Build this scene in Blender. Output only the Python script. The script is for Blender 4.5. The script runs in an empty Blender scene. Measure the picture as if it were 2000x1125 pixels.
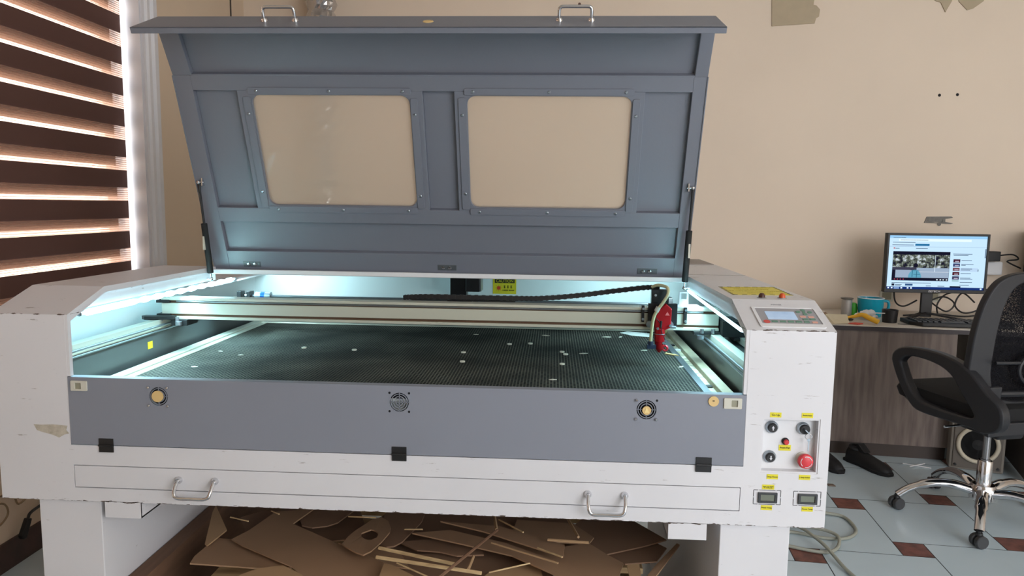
import bpy, bmesh, math, random
from mathutils import Vector, Matrix, Euler
random.seed(7)
S = bpy.context.scene
C = S.collection
# ------------------------------------------------------------------ camera, world, light
FL = -0.70                       # floor height (underside of the machine body is z = 0)
cam_d = bpy.data.cameras.new('camera'); cam = bpy.data.objects.new('camera', cam_d); C.objects.link(cam)
cam_d.sensor_width = 36.0; cam_d.lens = 1401.57 / 2000 * 36.0; cam_d.clip_start = 0.05
_r = Vector((0.99828477, 0.05704195, 0.01318062)); _u = Vector((-0.01953368, 0.11229382, 0.99348303)); _f = Vector((-0.0551901, 0.99203645, -0.11321545))
cam.matrix_world = Matrix(((_r.x, _u.x, -_f.x, 1.42144), (_r.y, _u.y, -_f.y, -1.72273), (_r.z, _u.z, -_f.z, 0.77459), (0, 0, 0, 1)))
S.camera = cam
S.view_settings.view_transform = 'Standard'; S.view_settings.look = 'None'
S.view_settings.exposure = 0.22; S.view_settings.gamma = 1.0; S.view_settings.use_curve_mapping = False
W = bpy.data.worlds.new('daylight'); S.world = W; W.use_nodes = True
wn = W.node_tree; bg = wn.nodes['Background']
tc = wn.nodes.new('ShaderNodeTexCoord'); sx = wn.nodes.new('ShaderNodeSeparateXYZ'); wr = wn.nodes.new('ShaderNodeValToRGB')
wn.links.new(tc.outputs['Generated'], sx.inputs[0]); wn.links.new(sx.outputs['Z'], wr.inputs[0]); wn.links.new(wr.outputs[0], bg.inputs[0])
wr.color_ramp.elements[0].position = 0.0; wr.color_ramp.elements[0].color = (0.62, 0.58, 0.53, 1)
wr.color_ramp.elements[1].position = 0.35; wr.color_ramp.elements[1].color = (0.78, 0.88, 1.0, 1)
bg.inputs[1].default_value = 2.2
_m = wn.nodes.new('ShaderNodeMath'); _m.operation = 'MULTIPLY'; _m.inputs[1].default_value = -44.0; wn.links.new(sx.outputs['X'], _m.inputs[0])     # the sun side of the sky lies to the left
_c = wn.nodes.new('ShaderNodeMath'); _c.operation = 'MAXIMUM'; _c.inputs[1].default_value = 0.0; _d = wn.nodes.new('ShaderNodeMath'); _d.operation = 'SUBTRACT'; _d.inputs[1].default_value = 16.0; wn.links.new(_m.outputs[0], _d.inputs[0]); wn.links.new(_d.outputs[0], _c.inputs[0])
_a = wn.nodes.new('ShaderNodeMath'); _a.operation = 'ADD'; _a.inputs[1].default_value = 1.9; wn.links.new(_c.outputs[0], _a.inputs[0]); wn.links.new(_a.outputs[0], bg.inputs[1])
def area(name, loc, target, sx_, sy_, power, color):
    d = bpy.data.lights.new(name, 'AREA'); d.shape = 'RECTANGLE'; d.size = sx_; d.size_y = sy_; d.energy = power; d.color = color
    o = bpy.data.objects.new(name, d); C.objects.link(o); o.location = loc
    o.rotation_euler = (Vector(target) - Vector(loc)).to_track_quat('-Z', 'Y').to_euler(); return o
area('shopfront_daylight', (4.6, -4.0, 1.3), (1.9, 0.4, 0.2), 3.2, 2.2, 110, (0.97, 0.97, 1.0))

# ------------------------------------------------------------------ materials
def _hex(c):
    return tuple((v/12.92 if v <= 0.04045 else ((v+0.055)/1.055)**2.4) for v in [x/255 for x in c])
def mat(name, rgb, rough=0.5, metal=0.0, var=0.0, vscale=6.0, bump=0.0, bscale=200.0, emit=None, es=0.0, spec=0.5, alpha=None, srgb=True, stretch=None, rgb2=None):
    m = bpy.data.materials.new(name); m.use_nodes = True; t = m.node_tree; b = t.nodes['Principled BSDF']
    c = _hex(rgb) if srgb else rgb
    b.inputs['Base Color'].default_value = (*c, 1); b.inputs['Roughness'].default_value = rough; b.inputs['Metallic'].default_value = metal
    b.inputs['Specular IOR Level'].default_value = spec
    tcn = t.nodes.new('ShaderNodeTexCoord'); mp = t.nodes.new('ShaderNodeMapping'); t.links.new(tcn.outputs['Object'], mp.inputs[0])
    if stretch: mp.inputs['Scale'].default_value = stretch
    if var > 0 or rgb2:
        n = t.nodes.new('ShaderNodeTexNoise'); n.inputs['Scale'].default_value = vscale; n.inputs['Detail'].default_value = 5
        t.links.new(mp.outputs[0], n.inputs['Vector'])
        r = t.nodes.new('ShaderNodeValToRGB'); t.links.new(n.outputs['Fac'], r.inputs[0]); t.links.new(r.outputs[0], b.inputs['Base Color'])
        c2 = _hex(rgb2) if rgb2 else tuple(v*(1-var) for v in c)
        r.color_ramp.elements[0].position = 0.3; r.color_ramp.elements[0].color = (*c2, 1)
        r.color_ramp.elements[1].position = 0.62; r.color_ramp.elements[1].color = (*c, 1)
    if bump > 0:
        n2 = t.nodes.new('ShaderNodeTexNoise'); n2.inputs['Scale'].default_value = bscale; n2.inputs['Detail'].default_value = 3
        t.links.new(mp.outputs[0], n2.inputs['Vector']); bp = t.nodes.new('ShaderNodeBump'); bp.inputs['Strength'].default_value = bump; bp.inputs['Distance'].default_value = 0.002
        t.links.new(n2.outputs['Fac'], bp.inputs['Height']); t.links.new(bp.outputs[0], b.inputs['Normal'])
    if emit: b.inputs['Emission Color'].default_value = (*_hex(emit), 1); b.inputs['Emission Strength'].default_value = es
    return m
def scuffed(name, rgb, dark, rough, amt=0.66, scale=5.0):
    """paint with thin random scratches and grime patches"""
    m = mat(name, rgb, rough, var=0.06, vscale=2.2); t = m.node_tree; b = t.nodes['Principled BSDF']
    base = b.inputs['Base Color'].links[0].from_socket
    tcn = t.nodes.new('ShaderNodeTexCoord'); mp = t.nodes.new('ShaderNodeMapping'); mp.inputs['Scale'].default_value = (3.0, 6.0, 22.0); mp.inputs['Rotation'].default_value = (0, 0.25, 0)
    t.links.new(tcn.outputs['Object'], mp.inputs[0])
    n = t.nodes.new('ShaderNodeTexNoise'); n.inputs['Scale'].default_value = scale; n.inputs['Detail'].default_value = 8; n.inputs['Roughness'].default_value = 0.65
    t.links.new(mp.outputs[0], n.inputs['Vector'])
    r = t.nodes.new('ShaderNodeValToRGB'); r.color_ramp.elements[0].position = amt; r.color_ramp.elements[0].color = (0, 0, 0, 1); r.color_ramp.elements[1].position = amt + 0.05; r.color_ramp.elements[1].color = (0.8, 0.8, 0.8, 1)
    t.links.new(n.outputs['Fac'], r.inputs[0])
    mx = t.nodes.new('ShaderNodeMix'); mx.data_type = 'RGBA'; t.links.new(r.outputs[0], mx.inputs[0]); t.links.new(base, mx.inputs[6]); mx.inputs[7].default_value = (*_hex(dark), 1)
    t.links.new(mx.outputs[2], b.inputs['Base Color']); return m
M = {}
M['white'] = scuffed('white paint', (222, 221, 224), (140, 130, 122), 0.42, 0.68)
M['white_body'] = None
def worn(name):
    """the machine's white paint with chipped dark wear along its lower and upper front edges"""
    m = scuffed(name, (222, 221, 224), (150, 142, 138), 0.42, 0.635); t = m.node_tree; b = t.nodes['Principled BSDF']; L = t.links.new; src = b.inputs['Base Color'].links[0].from_socket
    tcn = t.nodes.new('ShaderNodeTexCoord'); sp = t.nodes.new('ShaderNodeSeparateXYZ'); L(tcn.outputs['Object'], sp.inputs[0])
    def mth(op, a, c=None):
        n = t.nodes.new('ShaderNodeMath'); n.operation = op
        for i, v in enumerate((a, c)):
            if v is None: continue
            if isinstance(v, (int, float)): n.inputs[i].default_value = v
            else: L(v, n.inputs[i])
        return n.outputs[0]
    mp = t.nodes.new('ShaderNodeMapping'); mp.inputs['Scale'].default_value = (1.0, 1.0, 5.0); L(tcn.outputs['Object'], mp.inputs[0])
    n = t.nodes.new('ShaderNodeTexNoise'); n.inputs['Scale'].default_value = 48; n.inputs['Detail'].default_value = 6; L(mp.outputs[0], n.inputs['Vector'])
    wear = None
    for z0, wd in ((0.700, 0.0065), (1.188, 0.0035)):
        near = mth('SUBTRACT', 1.0, mth('DIVIDE', mth('ABSOLUTE', mth('SUBTRACT', sp.outputs['Z'], z0)), wd)); near = mth('MAXIMUM', near, 0.0)
        w_ = mth('GREATER_THAN', mth('ADD', mth('MULTIPLY', near, 0.30), mth('MULTIPLY', n.outputs['Fac'], mth('GREATER_THAN', near, 0.02))), 0.79); wear = w_ if wear is None else mth('MAXIMUM', wear, w_)
    mx = t.nodes.new('ShaderNodeMix'); mx.data_type = 'RGBA'; L(wear, mx.inputs[0]); L(src, mx.inputs[6]); mx.inputs[7].default_value = (*_hex((84, 70, 62)), 1); L(mx.outputs[2], b.inputs['Base Color']); return m
M['white_clean'] = mat('white paint clean', (226, 226, 228), 0.42)
M['inner'] = mat('inner white paint', (228, 240, 240), 0.5)
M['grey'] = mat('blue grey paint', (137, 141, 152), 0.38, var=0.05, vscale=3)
M['grey_lid_shaded'] = mat('hammered blue grey in shade', (116, 120, 131), 0.4, bump=0.12, bscale=120)  # same blue grey, darkened: the raised lid's backlit shade is in the colour
M['liner'] = mat('dark grey steel liner', (88, 92, 92), 0.38, 0.3, var=0.12)
M['steel'] = mat('bare steel', (170, 178, 185), 0.3, 0.9, var=0.15, vscale=20)
M['chrome'] = mat('chrome', (215, 215, 218), 0.10, 1.0)
M['alu'] = mat('anodised aluminium', (214, 216, 200), 0.35, 0.35)
M['alu_dark'] = mat('dark brown rail slot', (92, 66, 48), 0.5, 0.3)  # dark brown bands along the gantry rail
M['black'] = mat('black plastic', (26, 26, 28), 0.45)
M['black_matt'] = mat('black rubber', (20, 20, 21), 0.8)
M['black_metal'] = mat('black steel', (34, 34, 36), 0.35, 0.3)
M['red'] = mat('red anodised metal', (190, 26, 34), 0.3, 0.5)
M['red_pl'] = mat('red plastic', (205, 52, 56), 0.4)
M['yellow'] = mat('yellow sticker', (226, 214, 46), 0.5)
M['cream'] = mat('cream plastic', (205, 203, 190), 0.45)
M['cream_shaded'] = mat('shaded cream plastic', (150, 148, 128), 0.5)  # darker copy of the cream: shade of recesses is in the colour
M['tan'] = mat('tan plywood disc', (222, 190, 130), 0.6)
M['wall'] = mat('beige wall paint', (230, 214, 196), 0.75, var=0.04, vscale=1.5, bump=0.15, bscale=30)
M['wall_l_shaded'] = mat('beige left wall in warm shade', (222, 203, 180), 0.75, var=0.05, vscale=1.5)  # wall beige with the left side's shade and warm blind light in the colour
M['trimw'] = mat('white painted trim', (225, 226, 232), 0.4)
M['ceil'] = mat('ceiling paint', (225, 220, 212), 0.8)
M['tile'] = mat('pale glazed tile', (192, 208, 216), 0.22, var=0.05, vscale=3)
M['tile_b'] = mat('brown marbled tile', (128, 82, 72), 0.3, rgb2=(84, 52, 46), vscale=25)
M['grout'] = mat('dark grout', (62, 66, 70), 0.8)
M['mdf'] = mat('mdf board', (166, 132, 102), 0.75, var=0.12, vscale=4)
M['mdf2'] = mat('dark mdf board', (142, 110, 86), 0.75, var=0.15, vscale=5)
M['mdf3'] = mat('light mdf board', (186, 152, 114), 0.75, var=0.10, vscale=5)
M['pine'] = mat('raw pine', (214, 186, 140), 0.65, rgb2=(165, 134, 96), vscale=6, stretch=(1, 8, 8))
M['beam_w'] = mat('brown timber', (122, 90, 68), 0.7, var=0.2, vscale=6, stretch=(8, 1, 8))
M['desk_f'] = mat('grey brown wood laminate', (124, 110, 102), 0.55, rgb2=(96, 82, 76), vscale=5, stretch=(7, 7, 0.7))
M['desk_t'] = mat('pale desk laminate', (205, 196, 184), 0.45)
M['desk_e'] = mat('dark desk edging', (58, 50, 52), 0.5)
M['desk_side'] = mat('dark brown laminate', (70, 58, 52), 0.5)
M['cable'] = mat('grey cable sheath', (150, 152, 140), 0.55)
M['shoe'] = mat('black shoe leather', (24, 24, 26), 0.6, bump=0.3, bscale=60)
M['chair'] = mat('black chair plastic', (30, 31, 36), 0.5)
M['cushion'] = mat('black seat fabric', (18, 18, 20), 0.9, bump=0.3, bscale=400)
M['hose'] = mat('translucent yellowed hose', (196, 190, 150), 0.35)
M['blue'] = mat('blue metal', (30, 90, 170), 0.3, 0.6)
M['scrap'] = mat('white offcut', (225, 222, 205), 0.7)
M['orange'] = mat('orange button', (200, 80, 30), 0.35)
M['lamp_black'] = mat('dark amber cap', (70, 36, 26), 0.35)
M['dark'] = mat('dark void', (12, 13, 20), 0.8)

def glow(name, rgb, strength):
    m = bpy.data.materials.new(name); m.use_nodes = True; t = m.node_tree; t.nodes.clear()
    e = t.nodes.new('ShaderNodeEmission'); o = t.nodes.new('ShaderNodeOutputMaterial'); e.inputs[0].default_value = (*_hex(rgb), 1); e.inputs[1].default_value = strength
    t.links.new(e.outputs[0], o.inputs[0]); return m
def pane_mat(name, tint=(255, 250, 244), refl=0.05):
    m = bpy.data.materials.new(name); m.use_nodes = True; t = m.node_tree; t.nodes.clear()
    o = t.nodes.new('ShaderNodeOutputMaterial'); tr = t.nodes.new('ShaderNodeBsdfTransparent'); gl = t.nodes.new('ShaderNodeBsdfGlossy'); mx = t.nodes.new('ShaderNodeMixShader'); fr = t.nodes.new('ShaderNodeLayerWeight')
    tr.inputs[0].default_value = (*_hex(tint), 1); gl.inputs['Roughness'].default_value = 0.02; fr.inputs['Blend'].default_value = refl
    t.links.new(fr.outputs['Fresnel'], mx.inputs[0]); t.links.new(tr.outputs[0], mx.inputs[1]); t.links.new(gl.outputs[0], mx.inputs[2]); t.links.new(mx.outputs[0], o.inputs[0]); return m
M['pane'] = pane_mat('clear acrylic', (246, 243, 240), 0.12)
M['glass'] = pane_mat('window glass', (250, 250, 250), 0.1)

def hazy(name, rgb, amt):
    m = pane_mat(name, (246, 243, 240), 0.14); t = m.node_tree; out = [n for n in t.nodes if n.type == 'OUTPUT_MATERIAL'][0]; src = out.inputs[0].links[0].from_socket
    d = t.nodes.new('ShaderNodeBsdfDiffuse'); d.inputs[0].default_value = (*_hex(rgb), 1); tl = t.nodes.new('ShaderNodeBsdfTranslucent'); tl.inputs[0].default_value = (*_hex(rgb), 1)
    a = t.nodes.new('ShaderNodeMixShader'); t.links.new(d.outputs[0], a.inputs[1]); t.links.new(tl.outputs[0], a.inputs[2]); x = t.nodes.new('ShaderNodeMixShader'); x.inputs[0].default_value = amt
    t.links.new(src, x.inputs[1]); t.links.new(a.outputs[0], x.inputs[2]); t.links.new(x.outputs[0], out.inputs[0]); return m
M['pane'] = hazy('hazy scratched acrylic', (250, 238, 222), 0.42)  # milky acrylic, with reflected room haze mixed in as pale colour

def mix_mat(name, colA, colB, kind, **k):
    """two-tone procedural patterns keyed to object coordinates"""
    m = bpy.data.materials.new(name); m.use_nodes = True; t = m.node_tree; b = t.nodes['Principled BSDF']; b.inputs['Roughness'].default_value = k.get('rough', 0.5)
    b.inputs['Metallic'].default_value = k.get('metal', 0.0)
    tcn = t.nodes.new('ShaderNodeTexCoord'); mx = t.nodes.new('ShaderNodeMix'); mx.data_type = 'RGBA'; mx.inputs[6].default_value = (*_hex(colA), 1); mx.inputs[7].default_value = (*_hex(colB), 1)
    t.links.new(mx.outputs[2], b.inputs['Base Color'])
    if kind == 'honey':
        mp = t.nodes.new('ShaderNodeMapping'); mp.inputs['Rotation'].default_value = (0, 0, math.pi/2); t.links.new(tcn.outputs['Object'], mp.inputs[0])
        br = t.nodes.new('ShaderNodeTexBrick'); br.inputs['Scale'].default_value = 1.0; br.inputs['Brick Width'].default_value = 0.017; br.inputs['Row Height'].default_value = 0.0095
        br.inputs['Mortar Size'].default_value = 0.0020; br.inputs['Mortar Smooth'].default_value = 0.3; br.offset = 0.5
        br.inputs['Color1'].default_value = (0, 0, 0, 1); br.inputs['Color2'].default_value = (0.05, 0.05, 0.05, 1); br.inputs['Mortar'].default_value = (1, 1, 1, 1)
        t.links.new(mp.outputs[0], br.inputs['Vector'])
        n = t.nodes.new('ShaderNodeTexNoise'); n.inputs['Scale'].default_value = 5; n.inputs['Detail'].default_value = 6; t.links.new(tcn.outputs['Object'], n.inputs['Vector'])
        mr = t.nodes.new('ShaderNodeMapRange'); mr.inputs['From Min'].default_value = 0.35; mr.inputs['From Max'].default_value = 0.7; mr.inputs['To Min'].default_value = 0.35; mr.inputs['To Max'].default_value = 1.0
        t.links.new(n.outputs['Fac'], mr.inputs['Value'])
        mu = t.nodes.new('ShaderNodeMath'); mu.operation = 'MULTIPLY'; t.links.new(br.outputs['Color'], mu.inputs[0]); t.links.new(mr.outputs[0], mu.inputs[1]); t.links.new(mu.outputs[0], mx.inputs[0])
        bp = t.nodes.new('ShaderNodeBump'); bp.inputs['Strength'].default_value = 0.6; bp.inputs['Distance'].default_value = 0.003; t.links.new(br.outputs['Color'], bp.inputs['Height']); t.links.new(bp.outputs[0], b.inputs['Normal'])
    return m
M['honey'] = mix_mat('honeycomb', (16, 18, 19), (112, 111, 100), 'honey', rough=0.8, metal=0.0)
M['honey'].node_tree.nodes['Principled BSDF'].inputs['Specular IOR Level'].default_value = 0.15

def blind_mat(name, off, P=0.1585, frac=0.57, dark=(98, 68, 60), sheer=(206, 188, 176), sheer_alpha=0.80):
    m = bpy.data.materials.new(name); m.use_nodes = True; t = m.node_tree; t.nodes.clear(); L = t.links.new
    out = t.nodes.new('ShaderNodeOutputMaterial'); tcn = t.nodes.new('ShaderNodeTexCoord'); sp = t.nodes.new('ShaderNodeSeparateXYZ'); L(tcn.outputs['Object'], sp.inputs[0])
    def mth(op, a, bb):
        n = t.nodes.new('ShaderNodeMath'); n.operation = op
        for i, v in enumerate((a, bb)):
            if v is None: continue
            if isinstance(v, (int, float)): n.inputs[i].default_value = v
            else: L(v, n.inputs[i])
        return n.outputs[0]
    ph = mth('FRACT', mth('DIVIDE', mth('ADD', sp.outputs['Z'], off + 10*P), P), None)
    isdark = mth('LESS_THAN', ph, frac)
    th = mth('LESS_THAN', mth('FRACT', mth('DIVIDE', sp.outputs['Z'], 0.0105), None), 0.22)   # woven threads of the sheer bands
    dk = t.nodes.new('ShaderNodeBsdfPrincipled'); dk.inputs['Base Color'].default_value = (*_hex(dark), 1); dk.inputs['Roughness'].default_value = 0.9
    tl = t.nodes.new('ShaderNodeBsdfTranslucent'); tl.inputs[0].default_value = (*_hex((96, 50, 38)), 1); dm = t.nodes.new('ShaderNodeMixShader'); dm.inputs[0].default_value = 0.08; L(dk.outputs[0], dm.inputs[1]); L(tl.outputs[0], dm.inputs[2])
    sd = t.nodes.new('ShaderNodeBsdfDiffuse'); sd.inputs[0].default_value = (*_hex(sheer), 1)
    st = t.nodes.new('ShaderNodeBsdfTranslucent'); st.inputs[0].default_value = (*_hex(sheer), 1); s2 = t.nodes.new('ShaderNodeMixShader'); L(sd.outputs[0], s2.inputs[1]); L(st.outputs[0], s2.inputs[2])
    tr = t.nodes.new('ShaderNodeBsdfTransparent'); tr.inputs[0].default_value = (1.0, 0.97, 0.93, 1)
    sh = t.nodes.new('ShaderNodeMixShader'); fac = mth('SUBTRACT', sheer_alpha, mth('MULTIPLY', th, 0.42)); L(fac, sh.inputs[0]); L(s2.outputs[0], sh.inputs[1]); L(tr.outputs[0], sh.inputs[2])
    fin = t.nodes.new('ShaderNodeMixShader'); L(isdark, fin.inputs[0]); L(sh.outputs[0], fin.inputs[1]); L(dm.outputs[0], fin.inputs[2]); L(fin.outputs[0], out.inputs[0])
    return m
M['led'] = glow('white led glow', (176, 238, 255), 17.0)
def mesh_mat():
    m = bpy.data.materials.new('chair mesh fabric'); m.use_nodes = True; t = m.node_tree; t.nodes.clear(); L = t.links.new
    out = t.nodes.new('ShaderNodeOutputMaterial'); d = t.nodes.new('ShaderNodeBsdfDiffuse'); d.inputs[0].default_value = (0.012, 0.012, 0.014, 1); tr = t.nodes.new('ShaderNodeBsdfTransparent')
    mx = t.nodes.new('ShaderNodeMixShader'); tcn = t.nodes.new('ShaderNodeTexCoord'); v = t.nodes.new('ShaderNodeTexVoronoi'); v.inputs['Scale'].default_value = 230; L(tcn.outputs['Object'], v.inputs['Vector'])
    lt = t.nodes.new('ShaderNodeMath'); lt.operation = 'LESS_THAN'; lt.inputs[1].default_value = 0.33; L(v.outputs['Distance'], lt.inputs[0]); L(lt.outputs[0], mx.inputs[0]); L(d.outputs[0], mx.inputs[1]); L(tr.outputs[0], mx.inputs[2]); L(mx.outputs[0], out.inputs[0]); return m
M['mesh'] = mesh_mat()

M['white_body'] = worn('worn white paint')
# ------------------------------------------------------------------ mesh helpers
class MB:
    def __init__(s): s.v = []; s.f = []; s.mi = []; s.m = 0; s.X = None
    def add(s, vs, fs):
        b = len(s.v)
        s.v += [tuple(s.X @ Vector(p)) if s.X is not None else tuple(p) for p in vs]
        for f in fs: s.f.append([b+i for i in f]); s.mi.append(s.m)
        return s
    def box(s, x0, y0, z0, x1, y1, z1):
        if x1 < x0: x0, x1 = x1, x0
        if y1 < y0: y0, y1 = y1, y0
        if z1 < z0: z0, z1 = z1, z0
        return s.add([(x0,y0,z0),(x1,y0,z0),(x1,y1,z0),(x0,y1,z0),(x0,y0,z1),(x1,y0,z1),(x1,y1,z1),(x0,y1,z1)],
                     [(0,3,2,1),(4,5,6,7),(0,1,5,4),(1,2,6,5),(2,3,7,6),(3,0,4,7)])
    def prism(s, poly, axis, a, b):
        n = len(poly)
        def P(p, c): return {'x': (c, p[0], p[1]), 'y': (p[0], c, p[1]), 'z': (p[0], p[1], c)}[axis]
        return s.add([P(p, a) for p in poly] + [P(p, b) for p in poly], [tuple(range(n))[::-1], tuple(range(n, 2*n))] + [(i, (i+1) % n, n+(i+1) % n, n+i) for i in range(n)])
    def slab(s, pts, off):
        n = len(pts); o = Vector(off)
        return s.add([tuple(p) for p in pts] + [tuple(Vector(p)+o) for p in pts], [tuple(range(n))[::-1], tuple(range(n, 2*n))] + [(i, (i+1) % n, n+(i+1) % n, n+i) for i in range(n)])
    def ring(s, outer, inner, axis, a, b):
        n = len(outer)
        def P(p, c): return {'x': (c, p[0], p[1]), 'y': (p[0], c, p[1]), 'z': (p[0], p[1], c)}[axis]
        vs = [P(p, a) for p in outer] + [P(p, a) for p in inner] + [P(p, b) for p in outer] + [P(p, b) for p in inner]
        fs = []
        for i in range(n):
            j = (i+1) % n
            fs += [(i, j, n+j, n+i), (2*n+i, 3*n+i, 3*n+j, 2*n+j), (i, 2*n+i, 2*n+j, j), (n+i, n+j, 3*n+j, 3*n+i)]
        return s.add(vs, fs)
    def tube(s, pts, r, n=10, closed=False, flat=None):
        """flat=(axis vector, factor): squash the section across that axis"""
        pts = [Vector(p) for p in pts]; k = len(pts); rings = []; prev = None
        rr = r if isinstance(r, (list, tuple)) else [r]*k
        for i in range(k):
            if closed: t = pts[(i+1) % k] - pts[i-1]
            else: t = pts[min(i+1, k-1)] - pts[max(i-1, 0)]
            t.normalize()
            if prev is None:
                a = Vector((0, 0, 1)) if abs(t.z) < 0.9 else Vector((1, 0, 0)); nrm = (a - t*a.dot(t)).normalized()
            else: nrm = (prev - t*prev.dot(t)).normalized()
            prev = nrm; bi = t.cross(nrm); ring = []
            for j in range(n):
                th = 2*math.pi*j/n; o = (nrm*math.cos(th) + bi*math.sin(th))*rr[i]
                if flat: ax = Vector(flat[0]).normalized(); o = o + ax*(o.dot(ax))*(flat[1]-1)
                ring.append(tuple(pts[i]+o))
            rings.append(ring)
        vs = [p for R in rings for p in R]; fs = []
        for i in range(k if closed else k-1):
            a = i*n; b = ((i+1) % k)*n
            for j in range(n): fs.append((a+j, a+(j+1) % n, b+(j+1) % n, b+j))
        if not closed: fs += [tuple(range(n))[::-1], tuple(range((k-1)*n, k*n))]
        return s.add(vs, fs)
    def lathe(s, prof, c, axis=(0, 0, 1), n=24, cap=True):
        ax = Vector(axis).normalized(); a = Vector((1, 0, 0)) if abs(ax.x) < 0.9 else Vector((0, 1, 0)); u = (a-ax*a.dot(ax)).normalized(); w = ax.cross(u); c = Vector(c)
        vs = []; fs = []
        for r, h in prof:
            for j in range(n):
                th = 2*math.pi*j/n; vs.append(tuple(c + ax*h + (u*math.cos(th)+w*math.sin(th))*max(r, 1e-5)))
        for i in range(len(prof)-1):
            for j in range(n): fs.append((i*n+j, i*n+(j+1) % n, (i+1)*n+(j+1) % n, (i+1)*n+j))
        if cap: fs += [tuple(range(n))[::-1], tuple(range((len(prof)-1)*n, len(prof)*n))]
        return s.add(vs, fs)
    def cyl(s, a, b, r, n=16):
        a = Vector(a); b = Vector(b); return s.lathe([(r, 0), (r, (b-a).length)], a, (b-a), n)
    def ball(s, c, r, sc=(1, 1, 1), n=16):
        k = n//2; vs = []; fs = []
        for i in range(k+1):
            ph = math.pi*i/k
            for j in range(n):
                th = 2*math.pi*j/n; vs.append((c[0]+r*sc[0]*math.sin(ph)*math.cos(th), c[1]+r*sc[1]*math.sin(ph)*math.sin(th), c[2]+r*sc[2]*math.cos(ph)))
        for i in range(k):
            for j in range(n): fs.append((i*n+j, (i+1)*n+j, (i+1)*n+(j+1) % n, i*n+(j+1) % n))
        return s.add(vs, fs)
    def torus(s, c, R, r, axis=(0, 0, 1), n=32, m=10, a0=0, a1=None):
        ax = Vector(axis).normalized(); a = Vector((1, 0, 0)) if abs(ax.x) < 0.9 else Vector((0, 0, 1)); u = (a-ax*a.dot(ax)).normalized(); w = ax.cross(u); c = Vector(c)
        if a1 is None: return s.tube([c+(u*math.cos(2*math.pi*i/n)+w*math.sin(2*math.pi*i/n))*R for i in range(n)], r, m, closed=True)
        return s.tube([c+(u*math.cos(a0+(a1-a0)*i/n)+w*math.sin(a0+(a1-a0)*i/n))*R for i in range(n+1)], r, m)
def roundrect(x0, y0, x1, y1, r, k=5):
    out = []
    for cx, cy, a in ((x1-r, y0+r, -90), (x1-r, y1-r, 0), (x0+r, y1-r, 90), (x0+r, y0+r, 180)):
        for i in range(k+1):
            th = math.radians(a + 90*i/k); out.append((cx+r*math.cos(th), cy+r*math.sin(th)))
    return out
ORG = {}
def root_of(o):
    while o.parent: o = o.parent
    return o
def obj(name, mb, m, parent=None, bevel=0, smooth=False, local=False, subs=0, **props):
    me = bpy.data.meshes.new(name); off = Vector((0, 0, 0))
    if parent is not None and not local: off = Vector(root_of(parent).location)
    me.from_pydata([tuple(Vector(v)-off) for v in mb.v], [], mb.f)
    ms = m if isinstance(m, (list, tuple)) else [m]
    for q in ms: me.materials.append(M[q] if isinstance(q, str) else q)
    for p, i in zip(me.polygons, mb.mi): p.material_index = i; p.use_smooth = smooth
    bm = bmesh.new(); bm.from_mesh(me); bmesh.ops.recalc_face_normals(bm, faces=bm.faces); bm.to_mesh(me); bm.free()
    o = bpy.data.objects.new(name, me); C.objects.link(o)
    if parent is not None: o.parent = parent
    if bevel: b = o.modifiers.new('bevel', 'BEVEL'); b.width = bevel; b.segments = 2; b.limit_method = 'ANGLE'
    if subs: b = o.modifiers.new('sub', 'SUBSURF'); b.levels = subs; b.render_levels = subs
    if smooth:
        try: me.set_sharp_from_angle(angle=math.radians(40))
        except Exception: pass
    for k, v in props.items(): o[k] = v
    return o
def obj_each(name, mb, m, parent=None, **k):
    """the same, but every loose piece becomes an object of its own"""
    par = list(range(len(mb.v)))
    def fd(a):
        while par[a] != a: par[a] = par[par[a]]; a = par[a]
        return a
    for f_ in mb.f:
        for b_ in f_[1:]: par[fd(f_[0])] = fd(b_)
    groups = {}
    for f_, mi_ in zip(mb.f, mb.mi): groups.setdefault(fd(f_[0]), []).append((f_, mi_))
    out = []
    for fs_ in groups.values():
        q_ = MB(); idx = {}
        for f_, mi_ in fs_:
            for v_ in f_:
                if v_ not in idx: idx[v_] = len(q_.v); q_.v.append(mb.v[v_])
            q_.f.append([idx[v_] for v_ in f_]); q_.mi.append(mi_)
        out.append(obj(name, q_, m, parent, **k))
    return out
def tag(o, label, cat, group=None):
    o['label'] = label; o['category'] = cat
    if group: o['group'] = group
    return o
def thing(name, label, cat, loc=(0, 0, 0), rz=0, group=None):
    o = bpy.data.objects.new(name, None); o.empty_display_size = 0.05; C.objects.link(o); o.location = loc; o.rotation_euler = (0, 0, rz)
    return tag(o, label, cat, group)
def struct(name, mb, m, parent=None, **k):
    o = obj(name, mb, m, parent, **k)
    if parent is None: o['kind'] = 'structure'
    return o
def solo(name, mb, m, label, cat, group=None, **k):
    """a thing that is one mesh, origin at its base centre"""
    xs = [v[0] for v in mb.v]; ys = [v[1] for v in mb.v]; zs = [v[2] for v in mb.v]
    c = Vector(((min(xs)+max(xs))/2, (min(ys)+max(ys))/2, min(zs)))
    mb.v = [tuple(Vector(v)-c) for v in mb.v]; o = obj(name, mb, m, None, **k); o.location = c
    return tag(o, label, cat, group)
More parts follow.
